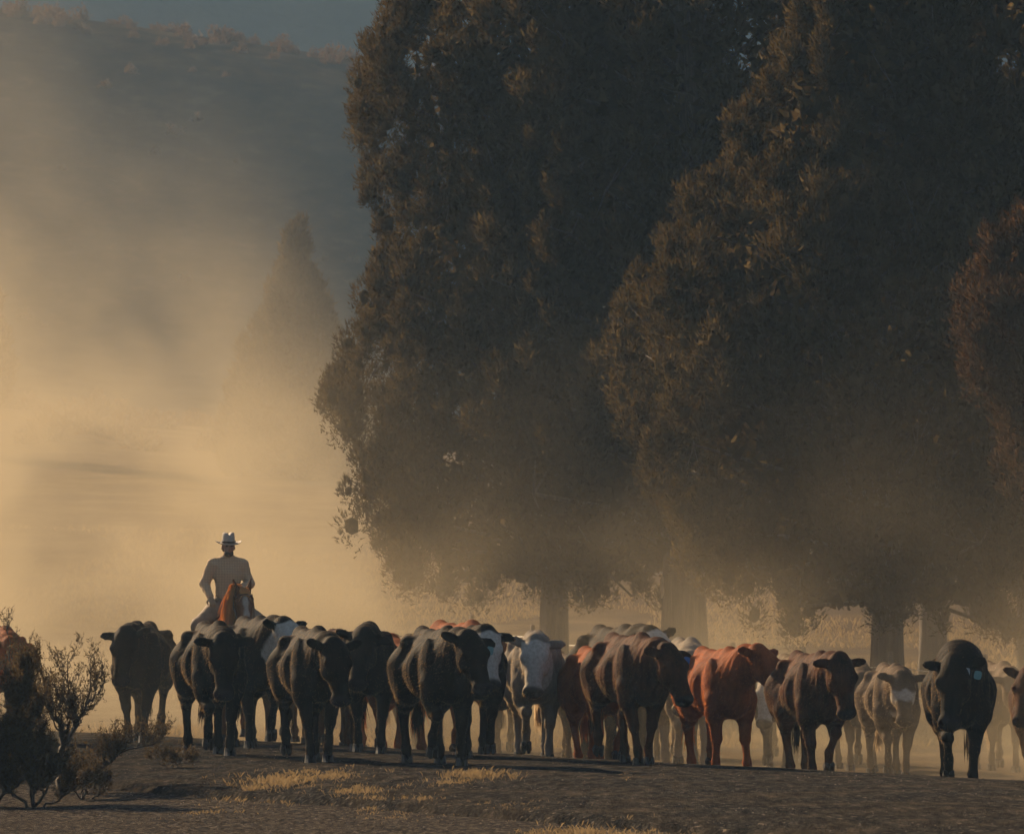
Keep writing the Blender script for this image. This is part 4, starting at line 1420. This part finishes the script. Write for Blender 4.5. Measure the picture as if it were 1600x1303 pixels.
# ================================================================== sagebrush at the roadside
def sagebrush(name, px, d, seed, stems, label, leaves=1.0, group=None, thick=1.0):
    """stems: list of polylines in metres (x right, y away, z up) from the base; each grows side twigs with leaves"""
    rng = np.random.default_rng(seed)
    b = at(px, d)
    root = empty(name, (b.x, b.y, surf_z(b.x, b.y) - 0.03))
    tag(root, label, 'bush', group)
    wood, lp, ld, ll = [], [], [], []

    def grow(path, r0, level, bushy):
        pts = [np.array(p, float) for p in path]
        # resample with wobble
        out = []
        tot = len(pts) - 1
        for i in range(tot):
            for t in np.linspace(0, 1, 5, endpoint=(i == tot - 1)):
                out.append(pts[i] + (pts[i + 1] - pts[i]) * t)
        out = [o + rng.normal(0, 0.012, 3) * (k > 0) for k, o in enumerate(out)]
        n = len(out)
        wood.append([(o, max(0.0022, r0 * (1 - 0.85 * k / (n - 1)))) for k, o in enumerate(out)])
        length = sum(np.linalg.norm(out[k + 1] - out[k]) for k in range(n - 1))
        if level < 2:
            nt_ = int(length * (11 if level == 0 else 15) * bushy) + 2
            for _ in range(nt_):
                k = int(rng.uniform(0.30 if level == 0 else 0.12, 0.99) * (n - 1))
                o = out[k]
                dr = unit(out[min(k + 1, n - 1)] - out[k - 1 if k else 0] + 1e-6)
                e = unit(dr * 0.55 + rand_unit(rng, 1)[0] * np.array([0.75, 0.75, 0.4]) + np.array([0, 0, 0.60]))
                L = min((0.42, 0.19)[level], length * 0.6) * rng.uniform(0.5, 1.2) * (1.1 - 0.5 * k / n)
                p1 = o + e * L * 0.5
                p2 = p1 + unit(e + np.array([0, 0, 0.55])) * L * 0.5
                grow([o, p1, p2], max(0.003, r0 * (0.42, 0.4)[level] * (1 - 0.5 * k / n)), level + 1, bushy)
        if level >= 1:
            O = np.array(out)
            m = int(max(3, length * (190 if level == 2 else 60) * leaves))
            k = rng.integers(max(1, n // 4), n, m)
            dd = O[k] - O[k - 1]
            dd /= np.linalg.norm(dd, axis=1)[:, None] + 1e-9
            lp.append(O[k] + rng.normal(0, 0.008, (m, 3)))
            dd = dd + rand_unit(rng, m) * 0.6 + np.array([0, 0, 0.25])
            ld.append(dd / np.linalg.norm(dd, axis=1)[:, None])
            ll.append(rng.uniform(0.016, 0.042, m))
    for path, r0, bushy in stems:
        grow(path, r0 * thick, 0, bushy)
    V, F = tubes(wood, 3)
    link('stems', np_mesh('stems', V, F), MAT['twig'], root)
    lp, ld, ll = np.concatenate(lp), np.concatenate(ld), np.concatenate(ll)
    V, F = sprays(lp, ld, ll, ll * 0.32, rng)
    o = link('foliage', np_mesh('foliage', V, F, False), MAT['sage'], root)
    o['kind'] = 'stuff'
    return root


# base of the forked bush at photo (100, 1195): 168 px per metre there
sagebrush('sagebrush', 98, 46.8, 3, [
    ([(0, 0, 0), (-0.02, 0, 0.40), (0.0, 0, 0.62), (-0.16, 0.05, 0.95), (-0.20, 0.05, 1.28)], 0.040, 1.1),
    ([(-0.02, 0, 0.40), (0.12, -0.05, 0.62), (0.24, -0.05, 0.86), (0.30, -0.04, 1.24)], 0.030, 1.0),
    ([(0.24, -0.05, 0.86), (0.36, -0.06, 0.98), (0.43, -0.08, 1.18)], 0.016, 0.8),
    ([(0, 0, 0.2), (-0.18, 0.08, 0.55), (-0.34, 0.1, 0.95), (-0.33, 0.1, 1.22)], 0.030, 1.3),
    ([(0, 0, 0.55), (0.06, 0.10, 0.85), (0.03, 0.1, 1.26)], 0.022, 1.1),
    ([(0, 0, 0.05), (0.30, -0.15, 0.22), (0.62, -0.2, 0.44), (1.04, -0.2, 0.54)], 0.026, 1.6),
    ([(0, 0, 0.08), (0.28, 0.1, 0.25), (0.50, 0.1, 0.42)], 0.014, 0.7),
], 'forked sagebrush with bare dark stems and one low branch reaching sideways', leaves=0.22)
sagebrush('sagebrush', -20, 45.0, 8, [
    ([(0, 0, 0), (-0.05, 0, 0.5), (-0.02, 0, 0.95), (0.05, 0, 1.38)], 0.035, 1.5),
    ([(0, 0, 0), (0.16, -0.1, 0.5), (0.30, -0.1, 0.95), (0.34, -0.1, 1.25)], 0.035, 1.6),
    ([(0, 0, 0), (0.22, 0.1, 0.4), (0.42, 0.1, 0.75), (0.48, 0.1, 1.05)], 0.03, 1.6),
    ([(0, 0, 0), (-0.3, 0, 0.5), (-0.42, 0, 1.1)], 0.03, 1.3),
    ([(0, 0, 0), (0.3, -0.2, 0.25), (0.52, -0.2, 0.55)], 0.025, 1.6),
    ([(0, 0, 0), (0.10, -0.25, 0.3), (0.22, -0.3, 0.7)], 0.025, 1.6),
], 'dense dark sagebrush at the frame edge beside the forked one', leaves=0.55)
sagebrush('sagebrush', 10, 48.5, 15, [
    ([(0, 0, 0), (0, 0, 0.7), (0.03, 0, 1.2), (0.02, 0, 1.62)], 0.018, 0.35),
    ([(0, 0, 0.7), (0.08, 0, 1.1), (0.16, 0, 1.45)], 0.012, 0.35),
], 'thin bare twigs standing above the dense dark sagebrush', leaves=0.15)
sagebrush('sagebrush', 130, 45.6, 21, [
    ([(0, 0, 0), (0.05, 0, 0.14), (0.12, 0, 0.26)], 0.014, 0.9),
    ([(0, 0, 0), (-0.10, 0, 0.14), (-0.18, 0, 0.24)], 0.014, 0.9),
    ([(0, 0, 0), (0.2, -0.1, 0.1), (0.34, -0.1, 0.17)], 0.012, 0.9),
    ([(0, 0, 0), (0.02, -0.1, 0.15), (0.0, -0.1, 0.3)], 0.012, 0.9),
], 'low scrubby sagebrush at the foot of the forked one', leaves=0.4)
sagebrush('sagebrush', 55, 44.6, 33, [
    ([(0, 0, 0), (-0.05, 0, 0.25), (-0.12, 0, 0.5)], 0.02, 1.7),
    ([(0, 0, 0), (0.14, 0, 0.22), (0.20, 0, 0.42)], 0.02, 1.7),
    ([(0, 0, 0), (0.26, 0, 0.12), (0.46, 0, 0.22)], 0.016, 1.5),
    ([(0, 0, 0), (-0.26, 0, 0.2), (-0.38, 0, 0.42)], 0.02, 1.7),
    ([(0, 0, 0), (0.02, -0.15, 0.2), (0.0, -0.2, 0.38)], 0.02, 1.7),
], 'dark rounded sagebrush low in front of the dense one', leaves=0.35)
sagebrush('sagebrush', 268, 50.5, 22, [
    ([(0, 0, 0), (0.02, 0, 0.06), (0.03, 0, 0.10)], 0.010, 0.9),
    ([(0, 0, 0), (-0.10, 0, 0.08), (-0.16, 0, 0.13)], 0.010, 0.9),
    ([(0, 0, 0), (0.10, 0, 0.06), (0.18, 0, 0.10)], 0.010, 0.9),
], 'tiny sagebrush tuft by the feet of the wide eared black cow', leaves=0.5)

# ------------------------------------------------------------------ dry grass tufts and gravel on the near shoulder
rng = np.random.default_rng(12)
pos, dr, ln = [], [], []


def tuft(px, y, n, spread, hgt):
    d = CAM_H * F_PX / (y - HORIZON)
    c = at(px, d)
    q = rng.normal(0, 1, (n, 2)) * rng.uniform(0.2, 1.7, (n, 1)) * np.array(spread)
    q = np.concatenate([q[: n // 2], q[rng.integers(0, max(1, n // 14), n // 2)] + rng.normal(0, 0.018, (n // 2, 2))])
    for a, b in q:
        x, yy = c.x + a, c.y + b
        pos.append((x, yy, surf_z(x, yy) - 0.005))
        u = rand_unit(rng, 1)[0] * np.array([0.55, 0.55, 0.2]) + np.array([0, 0, 0.85])
        dr.append(u / np.linalg.norm(u))
        ln.append(hgt * rng.uniform(0.4, 1.25))


for px, y, n, sp, hgt in ((435, 1228, 900, (0.19, 0.8), 0.085), (395, 1236, 300, (0.16, 0.6), 0.06), (520, 1222, 420, (0.15, 0.7), 0.065), (560, 1242, 420, (0.16, 0.5), 0.06), (590, 1252, 160, (0.12, 0.4), 0.05),
                           (740, 1222, 700, (0.16, 0.6), 0.085), (700, 1232, 260, (0.14, 0.5), 0.05), (655, 1252, 120, (0.10, 0.3), 0.05),
                           (895, 1288, 700, (0.18, 0.45), 0.07), (980, 1293, 500, (0.20, 0.4), 0.06), (1030, 1300, 250, (0.14, 0.3), 0.05),
                           (480, 1215, 200, (0.2, 0.6), 0.05), (620, 1262, 120, (0.2, 0.4), 0.035), (320, 1250, 150, (0.2, 0.5), 0.04), (800, 1262, 120, (0.25, 0.6), 0.035), (1000, 1225, 70, (0.3, 0.5), 0.03)):
    tuft(px, y, n, sp, hgt)
pos, dr, ln = np.array(pos), np.array(dr), np.array(ln)
V, F = blades(pos, dr, ln, ln * 0.07 + 0.002, rng, 0.25)
tag(link('dry_grass', np_mesh('dry_grass', V, F, False), MAT['dry_grass']), 'straw coloured dry grass tufts on the gravel shoulder', 'grass', kind='stuff')

# meadow stubble beyond the herd
n = 60000
yy = rng.uniform(70, 135, n) ; xx = rng.uniform(-0.115, 0.115, n) * yy
zz = ground_z(xx, yy)
keep = vnoise(xx * 0.5, yy * 0.35, 31) > -0.25
pos = np.stack([xx, yy, zz - 0.01], -1)[keep]
m = len(pos)
d_ = rand_unit(rng, m) * np.array([0.5, 0.5, 0.2]) + np.array([0, 0, 0.9]); d_ /= np.linalg.norm(d_, axis=1)[:, None]
V, F = blades(pos, d_, rng.uniform(0.10, 0.26, m), np.full(m, 0.025), rng, 0.2)
tag(link('meadow_grass', np_mesh('meadow_grass', V, F, False), MAT['dry_grass']), 'dry meadow grass behind the herd under the junipers', 'grass', kind='stuff')

# loose stones: small irregular octahedra, some pale
def stones(n, lo, hi, size, seed):
    r = np.random.default_rng(seed)
    oc = np.array([[1, 0, -0.3], [-0.5, 0.87, -0.3], [-0.5, -0.87, -0.3], [0.1, 0, 0.28]], float)
    of = np.array([[0, 1, 3], [1, 2, 3], [2, 0, 3]])
    y = r.uniform(lo, hi, n); x = r.uniform(-0.108, 0.108, n) * y
    e = edge_n(x, y); g = ground_z(x, y)
    z = np.where((e > -ROAD_W) & (e < 0), np.maximum(g, 0.015 + 0.05 * (1 - ((e + ROAD_W / 2) / 3.9) ** 2)), g)
    s = size * r.uniform(0.35, 1.0, n) ** 2
    c = np.stack([x, y, z + s * 0.25], -1)
    V = (c[:, None, :] + oc[None] * r.uniform(0.55, 1.3, (n, 4, 1)) * s[:, None, None]).reshape(-1, 3)
    return V, (np.arange(n)[:, None, None] * 4 + of[None]).reshape(-1, 3)


def stone_mat():
    m, nt, p, out = new_mat('loose_stone')
    g = nt.nodes.new('ShaderNodeNewGeometry')
    nt.links.new(ramp(nt, g.outputs['Random Per Island'], [(0.0, (0.03, 0.026, 0.022)), (0.6, (0.08, 0.065, 0.05)), (0.9, (0.17, 0.135, 0.10)), (1.0, (0.42, 0.34, 0.26))]).outputs[0], p.inputs['Base Color'])
    p.inputs['Roughness'].default_value = 0.85
    p.inputs['Specular IOR Level'].default_value = 0.02
    return m


V, F = stones(24000, 34, 58, 0.013, 4)
tag(link('gravel', np_mesh('gravel', V, F, False), stone_mat()), 'loose gravel scattered over the road and its shoulder', 'gravel', kind='stuff')


# ================================================================== air: even haze, and the dust the herd raises
def box_mesh(name, lo, hi):
    x0, y0, z0 = lo; x1, y1, z1 = hi
    V = [(x0, y0, z0), (x1, y0, z0), (x1, y1, z0), (x0, y1, z0), (x0, y0, z1), (x1, y0, z1), (x1, y1, z1), (x0, y1, z1)]
    F = [(0, 3, 2, 1), (4, 5, 6, 7), (0, 1, 5, 4), (1, 2, 6, 5), (2, 3, 7, 6), (3, 0, 4, 7)]
    return np_mesh(name, V, F, False)


hm = bpy.data.materials.new('haze_air')
hm.use_nodes = True
nt = hm.node_tree
nt.nodes.remove(nt.nodes['Principled BSDF'])
pv = nt.nodes.new('ShaderNodeVolumePrincipled')
pv.inputs['Color'].default_value = (0.42, 0.68, 1.0, 1)
pv.inputs['Density'].default_value = 0.0006
pv.inputs['Anisotropy'].default_value = 0.0
nt.links.new(pv.outputs[0], nt.nodes['Material Output'].inputs['Volume'])
hz_o = link('haze', box_mesh('haze', (-2600, -650, -6), (2600, 4100, 160)), hm)
tag(hz_o, 'thin bluish haze filling the whole valley air', 'haze', kind='stuff')

dm = bpy.data.materials.new('dust_air')
dm.use_nodes = True
nt = dm.node_tree
nt.nodes.remove(nt.nodes['Principled BSDF'])
pv = nt.nodes.new('ShaderNodeVolumePrincipled')
pv.inputs['Color'].default_value = (0.51, 0.43, 0.295, 1)
pv.inputs['Anisotropy'].default_value = 0.45
tc = nt.nodes.new('ShaderNodeTexCoord')
sep = nt.nodes.new('ShaderNodeSeparateXYZ')
nt.links.new(tc.outputs['Object'], sep.inputs[0])
X, Y, Z = sep.outputs


def smooth(v, a, b):
    m = nt.nodes.new('ShaderNodeMapRange')
    m.interpolation_type = 'SMOOTHSTEP'
    m.inputs['From Min'].default_value = a; m.inputs['From Max'].default_value = b
    nt.links.new(v, m.inputs['Value'])
    return m.outputs[0]


mul = lambda a, b: math_n(nt, 'MULTIPLY', a, b)
add = lambda a, b: math_n(nt, 'ADD', a, b)
def expfall(v, scale): return math_n(nt, 'EXPONENT', mul(v, -1.0 / scale))
# height above the rising meadow
rise = mul(math_n(nt, 'MAXIMUM', math_n(nt, 'SUBTRACT', Y, 80.0), 0.0), 0.062)
hgt = math_n(nt, 'MAXIMUM', math_n(nt, 'SUBTRACT', Z, rise), 0.0)
edge = add(mul(X, 0.902), add(mul(Y, 0.431), -24.76))
mpd = nt.nodes.new('ShaderNodeMapping')
mpd.inputs['Scale'].default_value = (1.25, 0.14, 1.3)
mpd.inputs['Rotation'].default_value = (0, 0.35, 0)
nt.links.new(tc.outputs['Object'], mpd.inputs[0])
n1 = noise(nt, 0.17, 3.0, 0.58, mpd.outputs[0])
n2 = noise(nt, 0.42, 1.0, 0.5, mpd.outputs[0])
puff = smooth(n1.outputs[0], 0.41, 0.58)
puff2 = smooth(n2.outputs[0], 0.3, 0.7)
# low dust kicked up by hooves, all along the herd
mr = nt.nodes.new('ShaderNodeMapRange')
mr.inputs['From Min'].default_value = -4.0; mr.inputs['From Max'].default_value = 2.0
mr.inputs['To Min'].default_value = 0.52; mr.inputs['To Max'].default_value = 0.90
nt.links.new(X, mr.inputs['Value'])
low = mul(mul(math_n(nt, 'EXPONENT', mul(mul(hgt, mr.outputs[0]), -1.0)), smooth(edge, -0.3, 2.0)), mul(smooth(Y, 92, 68), add(0.15, mul(puff2, 1.25))))
low = mul(low, 0.058)
# the big plume hanging behind the rider
side = smooth(add(X, mul(hgt, 0.55)), 1.5, -7.0)
plume = mul(mul(expfall(hgt, 3.6), side), mul(mul(smooth(Y, 57, 70), smooth(Y, 165, 100)), add(0.06, mul(puff, 1.5))))
plume = mul(plume, 0.054)
# thin high veil over the slope
veil = mul(mul(expfall(hgt, 9.0), smooth(X, 2.0, -16.0)), mul(smooth(Y, 70, 95), add(0.2, puff)))
veil = mul(veil, 0.0013)
far = mul(mul(expfall(hgt, 4.6), smooth(X, -1.0, -9.0)), mul(mul(smooth(Y, 95, 120), smooth(Y, 170, 158)), add(0.5, mul(puff, 0.7))))
veil = add(veil, mul(far, 0.0095))
nt.links.new(add(low, add(plume, veil)), pv.inputs['Density'])
nt.links.new(pv.outputs[0], nt.nodes['Material Output'].inputs['Volume'])
du = link('dust', box_mesh('dust', (-36, 50, -0.6), (18, 172, 20)), dm)
tag(du, 'sunlit dust cloud raised by the herd and drifting behind the rider', 'dust', kind='stuff')
try:
    dm.cycles.volume_sampling = 'DISTANCE'
    hm.cycles.volume_sampling = 'DISTANCE'
except Exception:
    pass
